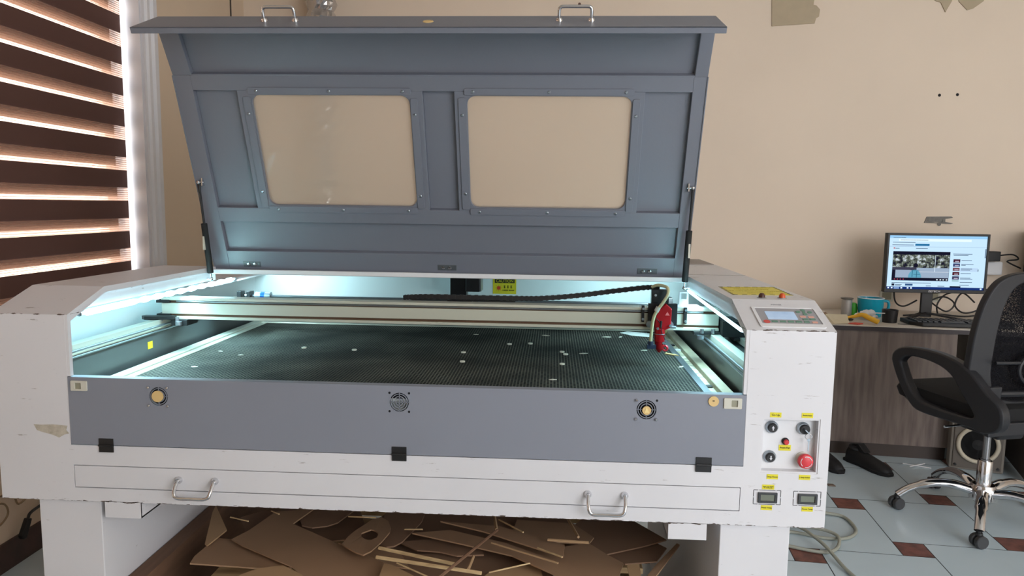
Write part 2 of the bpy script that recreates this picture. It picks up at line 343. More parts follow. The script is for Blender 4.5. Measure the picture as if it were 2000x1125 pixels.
def text_mesh(name, body, size, mtx, m, parent, depth=0.0004, align='CENTER', sx=1.0):
    cu = bpy.data.curves.new(name, 'FONT'); cu.body = body; cu.size = size; cu.extrude = depth; cu.align_x = align; cu.align_y = 'CENTER'
    t = bpy.data.objects.new(name, cu); C.objects.link(t); bpy.context.view_layer.update()
    me = bpy.data.meshes.new_from_object(t.evaluated_get(bpy.context.evaluated_depsgraph_get())); C.objects.unlink(t); bpy.data.objects.remove(t); bpy.data.curves.remove(cu)
    me.transform(Matrix.Translation(-Vector(root_of(parent).location)) @ mtx @ Matrix.Diagonal((sx, 1, 1, 1)))
    me.materials.clear(); me.materials.append(M[m] if isinstance(m, str) else m)
    o = bpy.data.objects.new(name, me); C.objects.link(o); o.parent = parent; return o
def frame_mtx(o, x, y, z): return Matrix(((x[0], y[0], z[0], o[0]), (x[1], y[1], z[1], o[1]), (x[2], y[2], z[2], o[2]), (0, 0, 0, 1)))
def front(x, z, y=-0.001): return frame_mtx((x, y, z), (1, 0, 0), (0, 0, 1), (0, -1, 0))
def smooth_path(pts, k=6):
    P = [Vector(p) for p in pts]; out = []
    for i in range(len(P)-1):
        p0 = P[max(i-1, 0)]; p1 = P[i]; p2 = P[i+1]; p3 = P[min(i+2, len(P)-1)]
        for j in range(k):
            t = j/k; out.append(0.5*((2*p1)+(-p0+p2)*t+(2*p0-5*p1+4*p2-p3)*t*t+(-p0+3*p1-3*p2+p3)*t**3))
    out.append(P[-1]); return out

# ------------------------------------------------------------------ the setting
XL = -0.739; YB = 3.30
f = MB(); f.m = 0; f.box(XL-0.3, -5.0, FL-0.12, 7.0, YB+0.2, FL-0.0012)
ang = math.radians(-5.0); e1 = Vector((math.cos(ang), math.sin(ang), 0)); e2 = Vector((-math.sin(ang), math.cos(ang), 0))
A_, B_ = 0.477, 0.130; g = 0.0022; o0 = Vector((2.871, 1.801, 0))
for i in range(-14, 16):
    for j in range(-16, 12):
        p = o0 + e1*(A_*i - B_*j) + e2*(B_*i + A_*j)
        if p.x < XL-0.7 or p.x > 7.2 or p.y < -5.2 or p.y > YB+0.4: continue
        for mi, (a, b, s_) in ((2, (0, 0, B_)), (1, (-A_, 0, A_))):
            q = [p + e1*(a+g) + e2*(b+g), p + e1*(a+s_-g) + e2*(b+g), p + e1*(a+s_-g) + e2*(b+s_-g), p + e1*(a+g) + e2*(b+s_-g)]
            q = [Vector((min(max(v.x, XL-0.2), 6.99), min(v.y, YB+0.15), FL)) for v in q]
            f.m = mi; f.add([tuple(v) for v in q], [(0, 1, 2, 3)])
struct('floor', f, ['grout', 'tile', 'tile_b'])
struct('wall_back', MB().box(XL-0.3, YB, FL, 7.0, YB+0.2, 2.7), 'wall')
struct('wall_right', MB().box(6.8, -3.0, FL, 7.0, YB, 2.7), 'wall')
struct('rear_light_block', MB().box(XL-0.3, -3.8, FL, 2.9, -3.6, 2.6), 'wall')  # unseen part wall, added to block daylight from the rear left
struct('ceiling', MB().box(XL-0.3, -3.6, 2.6, 7.0, YB+0.2, 2.75), 'ceil')
WY0, WY1, WZ0, WZ1 = -1.2, 2.02, 0.02, 2.35
w = MB(); w.box(XL-0.24, WY1, FL, XL, YB, 2.6).box(XL-0.24, -3.6, FL, XL, WY0, 2.6).box(XL-0.24, WY0, FL, XL, WY1, WZ0).box(XL-0.24, WY0, WZ1, XL, WY1, 2.6)
struct('wall_left', w, 'wall_l_shaded')
struct('baseboard_left', MB().box(XL, -3.6, FL, XL+0.012, YB, FL+0.115), mat('brown skirting tile', (70, 44, 38), 0.35, rgb2=(50, 34, 30), vscale=12))
# window in the left wall: white plaster reveal, frame, glass and moulded casing
wf = MB(); wf.box(XL-0.236, WY0, WZ0, XL-0.19, WY0+0.05, WZ1).box(XL-0.236, WY1-0.05, WZ0, XL-0.19, WY1-0.008, WZ1).box(XL-0.236, WY0, WZ0, XL-0.19, WY1, WZ0+0.05).box(XL-0.236, WY0, WZ1-0.05, XL-0.19, WY1, WZ1).box(XL-0.236, 0.4, WZ0, XL-0.19, 0.45, WZ1)
w1 = struct('window_1', wf, 'trimw')
struct('pane', MB().box(XL-0.216, WY0+0.01, WZ0+0.01, XL-0.212, WY1-0.02, WZ1-0.01), 'glass', w1)
rv = MB(); rv.box(XL-0.19, WY1-0.012, WZ0, XL+0.001, WY1-0.0005, WZ1)
struct('reveal', rv, 'trimw', w1)
cs = MB(); prof = [(0, 0), (0.012, 0), (0.012, 0.02), (0.024, 0.028), (0.024, 0.05), (0.014, 0.058), (0.014, 0.07), (0.028, 0.08), (0.028, 0.105), (0.016, 0.115), (0.016, 0.135), (0, 0.14)]
cs.prism([(XL+a, WY1+b) for a, b in prof], 'z', WZ0-0.1, WZ1+0.12)
struct('trim_1', cs, 'trimw')
# zebra blind: two layers with opaque and sheer bands
bl = thing('zebra_blind', 'zebra roller blind with brown and sheer bands covering the left window', 'blind', (XL-0.10, 0.4, WZ0))
for nm, dx, off in (('front_fabric', 0.0, 0.0), ('back_fabric', -0.035, 0.0)):
    q = MB(); q.box(XL-0.092+dx, WY0+0.02, WZ0+0.02, XL-0.0915+dx, WY1-0.028 - (0.0 if dx == 0 else 0.04), WZ1-0.04)
    o = obj(nm, q, blind_mat(nm, 0.127 if dx == 0 else 0.171, sheer_alpha=0.54 if dx == 0 else 0.90, sheer=(176, 146, 132) if dx == 0 else (206, 188, 176)), bl)
obj_each('roller', MB().cyl((XL-0.11, WY0+0.02, WZ1-0.05), (XL-0.11, WY1-0.03, WZ1-0.05), 0.03), 'cream', bl, smooth=True)

# ------------------------------------------------------------------ the laser cutting machine
X0, X1, X2, X3 = 0.0, 0.195, 1.897, 2.10
ZT, YS, ZTT = 0.488, 0.156, 0.543
mc = thing('laser_cutting_machine', 'large white and grey laser cutting machine with its lid raised, standing on two box legs', 'laser cutter', (1.05, 0.5, FL))
# body
b = MB()
side = [(0, 0.0005), (0, ZT-0.0008), (YS, ZTT-0.0008), (0.8195, ZTT-0.0008), (0.8195, 0.4695), (1.35, 0.4695), (1.35, 0.0005)]
sideR = [(0, 0.0005), (0, ZT-0.0008), (YS, ZTT-0.0008), (1.6, ZTT-0.0008), (1.6, 0.0005)]
T = 0.006; FY = -0.0005
b.prism(side, 'x', X0, X0+T).prism(sideR, 'x', X3-T, X3)                                   # outer side sheets
b.box(X0, FY, 0, X1, T, ZT)                                                                    # left tower front
for (xa, xb, yb) in ((X0, X1, 0.82), (X2, X3, 1.6)):
    b.prism([(0, ZT), (YS, ZTT), (yb, ZTT), (yb, ZTT-T), (YS+0.002, ZTT-T), (0, ZT-T)], 'x', xa, xb)
ap = [(0, 0.10), (0, ZT-0.001), (YS, ZTT-0.001), (0.82, ZTT-0.001), (0.82, 0.494), (0.06, 0.494), (0.016, 0.47), (0.016, 0.10)]
for xa, s_ in ((X1, -1), (X2, 1)):                                                             # inner apron with folded edge
    b.prism(ap, 'x', xa, xa+0.003*s_)
    b.prism([(0, ZT), (YS, ZTT), (0.82, ZTT), (0.82, ZTT-0.016), (YS+0.006, ZTT-0.016), (0.012, ZT-0.018), (0.012, 0.33), (0, 0.33)], 'x', xa+0.0006*s_, xa-0.008*s_)
b.box(X0, 0.82, 0.47, X1, 1.35, 0.4765)                                                        # low rear deck, left
b.box(X0+0.001, 1.34, 0.001, X3-0.001, 1.349, 0.468).box(X1, 1.34, 0.46, X3-0.001, 1.349, 0.53).box(X1, 0.854, 0.5245, X2, 1.345, 0.5295)                      # rear panel and deck
# lower front with the drawer opening
DZ0, DZ1 = 0.038, 0.095; DX0, DX1 = 0.200, 1.892
b.box(X1, FY, DZ1+0.002, X2, T, 0.150).box(X1, FY, 0, X2, T, DZ0-0.002).box(X1, FY, DZ0-0.002, DX0-0.0015, T, DZ1+0.002).box(DX1+0.0015, FY, DZ0-0.002, X2, T, DZ1+0.002)
b.box(X0+0.001, 0.001, 0.0012, X3-0.001, 1.349, 0.004)
b.box(X1, T, 0.1455, X2, 0.05, 0.1495)
for tx0, tx1 in ((0.276, 0.372), (1.722, 1.816)):                                              # hanging channel ends
    b.box(tx0, FY, -0.042, tx1, 0.004, 0.001).box(tx0, 0, -0.042, tx0+0.004, 1.2, 0).box(tx1-0.004, 0, -0.042, tx1, 1.2, 0).box(tx0, 0, -0.042, tx1, 1.2, -0.038)
# right tower front with the button recess (hole)
RX0, RX1, RZ0, RZ1 = 1.937, 2.075, 0.137, 0.274
b.box(X2, FY, 0, X3, T, RZ0).box(X2, FY, RZ1, X3, T, ZT).box(X2, FY, RZ0, RX0, T, RZ1).box(RX1, FY, RZ0, X3, T, RZ1)
b.ring([(RX0, RZ0), (RX1, RZ0), (RX1, RZ1), (RX0, RZ1)], [(RX0+0.004, RZ0+0.004), (RX1-0.004, RZ0+0.004), (RX1-0.004, RZ1-0.004), (RX0+0.004, RZ1-0.004)], 'y', 0.001, 0.022)
body = obj('body', b, 'white_body', mc)
obj('button_recess', MB().box(RX0, 0.020, RZ0, RX1, 0.023, RZ1), 'white_clean', mc)
# inside lining
n = MB(); n.box(0.0065, 0.01, 0.15, 0.010, 1.15, 0.535 if False else 0.469).prism([(0.0065, 1.15), (0.138, 1.30), (0.138, 1.31), (0.0065, 1.16)], 'z', 0.15, 0.469)
n.box(0.138, 1.30, 0.15, 2.09, 1.306, 0.524).prism([(0.01, 0.15), (0.01, ZT-0.02), (YS, ZTT-0.02), (1.3, ZTT-0.02), (1.3, 0.15)], 'x', 2.088, 2.092).prism([(0.01, 0.4695), (YS, ZTT-0.02), (0.815, ZTT-0.02), (0.815, 0.4695)], 'x', 0.0065, 0.010)
obj('inner_lining', n, 'inner', mc)
n = MB(); n.box(0.128, 0.02, 0.15, 0.132, 1.28, 0.352).box(1.936, 0.02, 0.15, 1.940, 1.28, 0.345).box(0.132, 1.245, 0.15, 1.936, 1.25, 0.385)
n.box(0.012, 0.012, 0.348, 0.13, 1.28, 0.352).box(1.94, 0.012, 0.341, 2.086, 1.28, 0.345)
obj('dark_liner', n, 'liner', mc)
obj('warning_dot', MB().box(0.1322, 0.473, 0.303, 0.1328, 0.500, 0.326), 'yellow', mc)
# bed
obj('honeycomb_bed', MB().box(0.222, 0.03, 0.262, 1.846, 1.216, 0.27), 'honey', mc)
bf = MB(); bf.box(0.160, 0.03, 0.255, 0.196, 1.25, 0.276).box(0.198, 0.03, 0.255, 0.2215, 1.235, 0.272).box(0.196, 1.2165, 0.255, 1.87, 1.235, 0.274)
obj('bed_frame', bf, 'alu', mc, bevel=0.001)
bf = MB(); bf.box(1.8465, 0.03, 0.255, 1.868, 1.235, 0.272)
obj('steel_edge', bf, 'steel', mc)
obj('slag_channel', MB().box(1.868, 0.03, 0.250, 1.890, 1.235, 0.264), mat('slag covered channel', (214, 208, 180), 0.8, rgb2=(120, 118, 100), vscale=30), mc)
obj('bed_side_rail', MB().box(1.890, 0.03, 0.255, 1.921, 1.26, 0.280), mat('stained rail', (176, 166, 140), 0.5, var=0.3, vscale=15), mc, bevel=0.002)
obj('corner_block', MB().box(1.868, 1.18, 0.272, 1.895, 1.215, 0.284), mat('ochre block', (170, 165, 110), 0.6), mc)
# Y rails
r = MB(); r.box(0.090, 0.05, 0.355, 0.122, 1.2, 0.383).box(0.122, 0.05, 0.355, 0.130, 1.2, 0.358)
obj('guide_rail', r, 'alu', mc, bevel=0.001)
r = MB(); r.cyl((0.134, 0.05, 0.368), (0.134, 1.2, 0.368), 0.004).cyl((0.134, 0.05, 0.352), (0.134, 1.2, 0.352), 0.003)
obj_each('guide_rod', r, 'steel', mc, smooth=True)
r = MB(); r.box(1.934, 0.05, 0.348, 1.964, 1.2, 0.374).box(2.02, 0.05, 0.35, 2.04, 1.2, 0.37)
obj('guide_rail', r, 'alu', mc, bevel=0.001)
r = MB(); r.cyl((1.922, 0.05, 0.360), (1.922, 1.2, 0.360), 0.004).cyl((1.922, 0.05, 0.346), (1.922, 1.2, 0.346), 0.003)
obj_each('guide_rod', r, 'steel', mc, smooth=True)
obj('end_stop', MB().box(0.1, 0.025, 0.30, 0.150, 0.048, 0.378).box(0.13, 0.02, 0.27, 0.152, 0.045, 0.335), 'black', mc, bevel=0.003)
# LED tubes under the aprons: clear sleeve twisted round a glowing strip
for nm, p0, p1, rad in (('left', (0.196, 0.058, 0.481), (0.196, 0.975, 0.4815), 0.0075), ('right', (1.896, 0.045, 0.474), (1.896, 0.80, 0.490), 0.0036)):
    p0 = Vector(p0); p1 = Vector(p1); k = 90; pts = [p0+(p1-p0)*i/k for i in range(k+1)]
    rr = [rad*(1+0.28*math.sin(i*0.9)) if (nm == 'left' and 24 < i < 84) else (rad*1.15 if 2 < i < k-2 else rad*0.5) for i in range(k+1)]
    lt = obj('led_strip', MB().tube(pts, rr, 10), 'led', mc, smooth=True)
    clipm = MB()
    for i in (0, k): clipm.ball(tuple(pts[i]), rad*0.9, n=8)
    obj_each('end_cap', clipm, 'steel', lt, smooth=True)
    ld = bpy.data.lights.new('led_light', 'AREA'); ld.shape = 'RECTANGLE'; ld.size = (p1-p0).length; ld.size_y = 0.012; ld.energy = 4.6 if nm == 'left' else 3.0; ld.color = (0.5, 0.88, 1.0)
    lo = bpy.data.objects.new('led_light', ld); C.objects.link(lo); sgn = -1 if nm == 'left' else 1
    lo.location = (p0+p1)/2 + Vector((0, 0, -rad*1.6)); dr_ = Vector((0.35 if nm == 'left' else -0.35, 0.0, -0.92)).normalized(); ld.spread = math.radians(130); yy_ = Vector((0, 1, 0)); xx_ = (yy_ - dr_*yy_.dot(dr_)).normalized(); lo.rotation_euler = Matrix((xx_, (-dr_).cross(xx_), -dr_)).transposed().to_euler()
    lo.parent = mc; lo.location -= mc.location
    le = bpy.data.lights.new('rear_panel_fill', 'AREA'); le.shape = 'SQUARE'; le.size = 0.02; le.energy = 1.0; le.color = (0.62, 0.92, 1.0); le.spread = math.radians(125)     # added fill lamp, no part of the strip, brightening the rear panel
    l2 = bpy.data.objects.new('rear_panel_fill', le); C.objects.link(l2); l2.location = Vector((p1.x + (0.012 if nm == 'left' else -0.012), max(p1.y, 0.90), 0.478)) - mc.location
    l2.rotation_euler = Vector((0.62 if nm == 'left' else -0.62, 0.75, -0.12)).to_track_quat('-Z', 'Y').to_euler(); l2.parent = mc
# gantry
gx0, gx1, gy = 0.112, 1.962, 0.600
gm = MB(); gm.box(gx0, gy, 0.400, gx1, gy+0.045, 0.436).box(gx0, gy-0.004, 0.446, gx1, gy+0.05, 0.455).box(gx0, gy-0.006, 0.383, gx1, gy+0.04, 0.392).box(gx0, gy+0.045, 0.385, gx1, gy+0.085, 0.445)
gan = obj('gantry_beam', gm, 'alu', mc, bevel=0.001)
obj('rail_slot', MB().box(gx0, gy+0.006, 0.391, gx1, gy+0.04, 0.447), 'alu_dark', gan)
obj('gantry_rod', MB().cyl((gx0+0.05, gy+0.004, 0.442), (gx1-0.05, gy+0.004, 0.442), 0.0035), 'steel', gan, smooth=True)
e = MB(); e.box(gx0-0.016, gy-0.006, 0.437, gx0+0.03, gy+0.03, 0.448).box(gx0-0.016, gy-0.006, 0.391, gx0+0.03, gy+0.03, 0.400)
e.prism([(0.058, 0.57), (0.075, 0.556), (0.165, 0.575), (0.165, 0.597), (0.062, 0.59)], 'z', 0.3840, 0.396)
e.box(0.150, 0.585, 0.362, 0.205, 0.66, 0.382)
obj('carriage', e, 'black', gan, bevel=0.001)
e = MB(); e.box(1.88, 0.58, 0.372, 1.965, 0.67, 0.382).box(1.965, 0.56, 0.37, 2.06, 0.68, 0.42).box(2.0, 0.55, 0.36, 2.02, 0.70, 0.37)
obj('carriage', e, 'black', gan, bevel=0.001)
e = MB()
for x, y in ((0.118, 0.58), (0.175, 0.58), (1.905, 0.578), (1.94, 0.578)): e.cyl((x, y, 0.378), (x, y, 0.392), 0.006)
e.cyl((0.182, 0.575, 0.366), (0.182, 0.575, 0.378), 0.011).cyl((1.90, 0.572, 0.36), (1.90, 0.572, 0.372), 0.011)
obj_each('carriage_bolt', e, 'steel', gan, smooth=True)
pl = MB(); pl.ring([(1.842, 0.452), (1.872, 0.452), (1.872, 0.502), (1.842, 0.502)], [(1.848, 0.478), (1.866, 0.478), (1.866, 0.497), (1.848, 0.497)], 'y', 0.652, 0.656).box(1.82, 0.60, 0.455, 1.905, 0.66, 0.459)
obj('angle_plate', pl, 'trimw', gan, bevel=0.001)
# laser head
hb = MB(); hb.box(1.733, 0.585, 0.395, 1.826, 0.594, 0.470).box(1.745, 0.60, 0.46, 1.80, 0.625, 0.513).box(1.713, 0.590, 0.408, 1.722, 0.598, 0.462).box(1.848, 0.590, 0.405, 1.858, 0.598, 0.458)
hp = obj('carriage_plate', hb, 'black_metal', mc, bevel=0.001)
q = MB()
for x in (1.737, 1.803): q.cyl((x, 0.573, 0.404), (x, 0.584, 0.404), 0.0105, 20)
obj_each('roller', q, 'steel', hp, smooth=True)
q = MB()
for x, z in ((1.7175, 0.452), (1.7175, 0.418), (1.853, 0.450), (1.853, 0.414), (1.755, 0.497)): q.cyl((x, 0.583, z), (x, 0.590, z), 0.004, 10)
obj_each('bolt', q, 'steel', hp, smooth=True)
hd = MB(); hd.prism([(1.752, 0.398), (1.754, 0.447), (1.785, 0.474), (1.803, 0.458), (1.802, 0.398), (1.783, 0.388), (1.757, 0.388)], 'y', 0.552, 0.583)
head = obj('laser_head', hd, 'red', mc, bevel=0.003)
c0 = (1.769, 0.563, 0)
obj('lens_tube', MB().lathe([(0.0165, 0.392), (0.0165, 0.352), (0.0145, 0.350), (0.0145, 0.330), (0.010, 0.324), (0.004, 0.316)], c0, (0, 0, 1), 24), 'red', head, smooth=True)
q = MB().torus((1.786, 0.553, 0.331), 0.0075, 0.0035, (0.2, 1, 0), 20, 8); obj('mirror_ring', q, mat('pink anodised', (220, 70, 80), 0.25, 0.6), head, smooth=True)
q = MB()
for x, y, z in ((1.799, 0.55, 0.405), (1.760, 0.55, 0.395), (1.786, 0.548, 0.357), (1.751, 0.553, 0.332), (1.78, 0.549, 0.349)): q.cyl((x, y, z), (x, y-0.005, z), 0.0042, 12)
q.cyl((1.80, 0.556, 0.401), (1.818, 0.556, 0.399), 0.0045).cyl((1.752, 0.560, 0.336), (1.728, 0.560, 0.336), 0.004).torus((1.769, 0.563, 0.376), 0.0168, 0.0012)
obj_each('set_screw', q, 'steel', head, smooth=True)
tr = MB().slab([(1.782, 0.5515, 0.437), (1.796, 0.5515, 0.437), (1.789, 0.5515, 0.449)], (0, -0.0004, 0)); obj('warning_triangle', tr, mat('pale red print', (232, 120, 120), 0.5), head)
obj('hose', MB().tube(smooth_path([(1.748, 0.62, 0.520), (1.765, 0.60, 0.528), (1.788, 0.57, 0.524), (1.789, 0.555, 0.505), (1.775, 0.55, 0.480), (1.757, 0.545, 0.455), (1.745, 0.542, 0.43), (1.741, 0.545, 0.395), (1.739, 0.55, 0.350)]), 0.0052, 10), 'hose', head, smooth=True)
obj('hose_fitting', MB().cyl((1.739, 0.551, 0.354), (1.739, 0.551, 0.340), 0.0085).box(1.728, 0.545, 0.330, 1.756, 0.562, 0.342), mat('blue black fitting', (36, 44, 66), 0.4), head, smooth=True)
obj('hose_joint', MB().cyl((1.760, 0.546, 0.464), (1.753, 0.545, 0.450), 0.0078), 'cream', head, smooth=True)
obj('wire', MB().tube(smooth_path([(1.752, 0.548, 0.43), (1.768, 0.543, 0.41), (1.772, 0.543, 0.385), (1.785, 0.545, 0.355), (1.775, 0.546, 0.345)]), 0.0013, 6).cyl((1.770, 0.545, 0.420), (1.768, 0.545, 0.398), 0.0035), 'black', head, smooth=True)
# cable chain: links along a slack curve
ch = MB(); path = smooth_path([(0.92, 0.67, 0.4625), (1.0, 0.67, 0.467), (1.15, 0.67, 0.467), (1.29, 0.67, 0.467), (1.392, 0.67, 0.469), (1.512, 0.67, 0.481), (1.631, 0.665, 0.499), (1.74, 0.64, 0.516), (1.770, 0.62, 0.512)], 12)
for i in range(len(path)-1):
    a, b2 = path[i], path[i+1]; d = (b2-a).normalized(); nz = Vector((0, -1, 0)); up = d.cross(Vector((0, 1, 0))).normalized() * -1; s2 = 0.0080 if i % 2 else 0.0068
    ch.add([tuple(a+nz*s2+up*s2*-1), tuple(a-nz*s2-up*s2), tuple(a-nz*s2+up*s2), tuple(a+nz*s2+up*s2), tuple(b2+nz*s2-up*s2), tuple(b2-nz*s2-up*s2), tuple(b2-nz*s2+up*s2), tuple(b2+nz*s2+up*s2)],
           [(0,1,2,3), (4,7,6,5), (0,4,5,1), (1,5,6,2), (2,6,7,3), (3,7,4,0)])
obj('cable_chain', ch, 'black', mc)
obj('chain_tray', MB().box(0.95, 0.655, 0.4555, 1.30, 0.69, 0.4580), 'black_metal', mc)
# motor, caution label, drive shaft
obj('motor_bracket', MB().box(1.012, 1.14, 0.40, 1.078, 1.20, 0.51).box(0.965, 1.12, 0.398, 1.13, 1.22, 0.406), 'black_metal', mc, bevel=0.002)
mo = obj('motor', MB().box(1.075, 1.13, 0.430, 1.134, 1.22, 0.51), 'black', mc, bevel=0.004); obj('motor_plate', MB().box(1.134, 1.135, 0.431, 1.138, 1.215, 0.51), 'steel', mo)
obj('motor_stand', MB().box(0.99, 1.15, 0.345, 1.10, 1.18, 0.40), 'black_metal', mc)
cl = obj('caution_label', MB().box(1.172, 1.2985, 0.404, 1.271, 1.2998, 0.498), 'yellow', mc)
obj('label_band', MB().box(1.180, 1.2978, 0.4505, 1.264, 1.2984, 0.474), 'black', cl)
text_mesh('lettering', 'CAUTION', 0.0165, front(1.222, 0.4585, 1.2974), 'yellow', cl)
text_mesh('lettering', 'LASER BEAM', 0.009, front(1.238, 0.4190, 1.2980), 'black', cl)
q = MB(); q.lathe([(0.008, 0), (0.008, 0.0004)], (1.197, 1.2982, 0.429), (0, -1, 0), 14)
for i in range(8):
    a = i*math.pi/4; q.slab([(1.197+math.cos(a-0.12)*0.008, 1.2982, 0.429+math.sin(a-0.12)*0.008), (1.197+math.cos(a+0.12)*0.008, 1.2982, 0.429+math.sin(a+0.12)*0.008), (1.197+math.cos(a)*0.017, 1.2982, 0.429+math.sin(a)*0.017)], (0, -0.0004, 0))
obj('sun_symbol', q, mat('label red', (210, 70, 40), 0.5), cl)
q = MB()
for x in (1.222, 1.236, 1.250): q.box(x-0.004, 1.2978, 0.430, x+0.004, 1.2984, 0.4315).box(x-0.004, 1.2978, 0.434, x+0.004, 1.2984, 0.4355).box(x-0.001, 1.2978, 0.428, x+0.001, 1.2984, 0.440).box(x-0.004, 1.2978, 0.4385, x+0.004, 1.2984, 0.440)
obj('glyphs', q, 'black', cl)
sh = obj('drive_shaft', MB().cyl((0.225, 1.0, 0.414), (1.02, 1.0, 0.409), 0.0055, 12), 'steel', mc, smooth=True)
obj('drive_shaft', MB().cyl((1.14, 1.0, 0.409), (1.86, 1.0, 0.413), 0.0055, 12), 'steel', mc, smooth=True)
cp = obj('shaft_coupling', MB().cyl((0.268, 1.0, 0.414), (0.290, 1.0, 0.414), 0.016, 24).cyl((0.306, 1.0, 0.414), (0.328, 1.0, 0.414), 0.016, 24), 'steel', mc, smooth=True)
obj('coupling_band', MB().cyl((0.290, 1.0, 0.414), (0.306, 1.0, 0.414), 0.0163, 24), 'blue', cp, smooth=True)
obj_each('shaft_bearing', MB().box(0.20, 0.98, 0.382, 0.216, 1.02, 0.432).box(0.238, 0.98, 0.386, 0.252, 1.02, 0.432).box(0.12, 0.90, 0.383, 0.25, 1.04, 0.388), 'black', mc, bevel=0.001)
obj_each('shaft_bearing', MB().box(1.86, 0.98, 0.37, 1.876, 1.02, 0.440).box(1.876, 0.96, 0.37, 1.95, 1.04, 0.378), 'black', mc, bevel=0.001)

# hinge bar and lid ------------------------------------------------
obj('hinge_bar', MB().box(X1+0.006, 0.784, 0.519, X2-0.006, 0.853, 0.5305).box(X1+0.006, 0.778, 0.520, X2-0.006, 0.790, 0.5365), 'white_clean', mc, bevel=0.002)
u = Vector((0, -0.3566, 0.9343)); nrm = Vector((0, -0.9343, -0.3566)); P0 = Vector((0, 0.81, 0.531))
LM = frame_mtx(P0, (1, 0, 0), u, nrm)            # lid frame: x, t up the lid, w towards the inside face
LX0, LX1, TB = 0.200, 1.887, 0.690
lid = MB(); lid.X = LM
wins = [(0.445, 0.254, 0.958, 0.629), (1.142, 0.254, 1.661, 0.629)]
D = 0.022
def lbox(x0, t0, x1, t1, w0, w1): lid.box(x0, t0, w0, x1, t1, w1)
lbox(LX0, 0, LX0+0.057, TB, -D, 0); lbox(LX1-0.042, 0, LX1, TB, -D, 0)
lbox(LX0+0.057, 0.643, LX1-0.042, TB, -D, 0); lbox(LX0+0.057, 0, LX1-0.042, 0.077, -D, 0); lbox(LX0+0.057, 0.190, LX1-0.042, 0.242, -D, 0)
for (x0, t0, x1, t1), (a, c_) in zip(wins, ((0.400, 1.000), (1.102, 1.700))):
    lid.ring([(p[0], p[1]) for p in roundrect(a, 0.242, c_, 0.643, 0.0005)], roundrect(x0, t0, x1, t1, 0.028), 'z', -D, 0)
lbox(LX0+0.057, 0.077, LX1-0.042, 0.190, -D, -D+0.004)
for a, c_ in ((LX0+0.057, 0.400), (1.000, 1.102), (1.700, LX1-0.042)): lbox(a, 0.242, c_, 0.643, -D, -D+0.004)
# outer edge folds
lbox(LX0-0.002, -0.004, LX0+0.002, TB, -D-0.006, 0.003); lbox(LX1-0.002, -0.004, LX1+0.002, TB, -D-0.006, 0.003)
# sloping upper section
Bp = P0 + u*TB; a2 = math.radians(57); u2 = Vector((0, -math.cos(a2), math.sin(a2))); n2 = Vector((0, -math.sin(a2), -math.cos(a2))); SL = 0.176
LM2 = frame_mtx(Bp, (1, 0, 0), u2, n2); lid.X = LM2
lbox(LX0, 0, LX0+0.062, SL, -D, 0); lbox(LX1-0.040, 0, LX1, SL, -D, 0); lbox(LX0+0.062, 0, LX1-0.040, SL, -D, -D+0.004); lbox(LX0, SL-0.02, LX1, SL, -D, -D+0.012); lbox(LX0+0.062, -0.004, LX1-0.04, 0.004, -D, 0)
# lip with the two handles
Tp = Bp + u2*SL; a3 = math.radians(-24); u3 = Vector((0, -math.cos(a3), math.sin(a3))); n3 = Vector((0, math.sin(a3)*1.0, math.cos(a3)));
n3 = u3.cross(Vector((1, 0, 0))); n3 = n3 if n3.z > 0 else -n3
LM3 = frame_mtx(Vector((0, 0.490, 1.338)), (1, 0, 0), u3, n3); lid.X = LM3
lbox(LX0, 0, LX1, 0.168, -0.004, 0.0); lbox(LX0, 0.163, LX1, 0.168, -0.018, 0); lbox(LX0, 0.0, LX0+0.004, 0.16, -0.014, 0); lbox(LX1-0.004, 0, LX1, 0.16, -0.014, 0)
lido = obj('lid', lid, 'grey_lid_shaded', mc, bevel=0.0012)
for (x0, t0, x1, t1) in wins:
    q = MB(); q.X = LM; q.box(x0-0.012, t0-0.012, 0.0005, x1+0.012, t1+0.012, 0.0025) if False else q.box(x0-0.004, t0-0.004, -0.012, x1+0.004, t1+0.004, -0.009)
    obj('window_pane', q, 'pane', lido)
    q = MB(); q.X = LM
    strips = [(x0-0.008, t1+0.003, x1+0.006, t1+0.024), (x0-0.002, t0-0.025, x1+0.002, t0-0.003), (x0-0.028, t0-0.006, x0-0.003, t1-0.005), (x1+0.003, t0-0.006, x1+0.026, t1-0.008)]
    for s4 in strips:
        q = MB(); q.X = LM; q.prism(roundrect(s4[0], s4[1], s4[2], s4[3], 0.005, 3), 'z', 0.0, 0.004); st = obj('clamp_strip', q, 'grey_lid_shaded', lido, bevel=0.0006)
    q = MB(); q.X = LM
    xm = (x0+x1)/2
    for x, t in ((x0+0.02, t1+0.014), (xm, t1+0.014), (x1-0.02, t1+0.014), (x0+0.03, t0-0.014), (xm, t0-0.014), (x1-0.03, t0-0.014), (x0-0.016, t0+0.05), (x0-0.016, t1-0.06), (x1+0.015, t0+0.04), (x1+0.015, t1-0.06)):
        q.lathe([(0.0048, 0), (0.0048, 0.002), (0.003, 0.0035)], (x, t, 0.004), (0, 0, 1), 10)
    obj_each('screw', q, 'steel', lido, smooth=True)
for xa, xb in ((0.310, 0.373), (1.016, 1.083), (1.719, 1.788)):
    q = MB(); q.X = LM; q.box(xa, 0.015, -0.001, xb, 0.036, 0.0015); h = obj('hinge_bracket', q, mat('grey hinge steel', (98, 104, 108), 0.4, 0.4), lido, bevel=0.0005)
    q = MB(); q.X = LM
    for x in (xa+0.02, xa+0.043): q.lathe([(0.006, 0), (0.006, 0.003), (0.003, 0.004)], (x, 0.026, 0.0015), (0, 0, 1), 12)
    obj_each('bolt', q, 'chrome', lido, smooth=True)
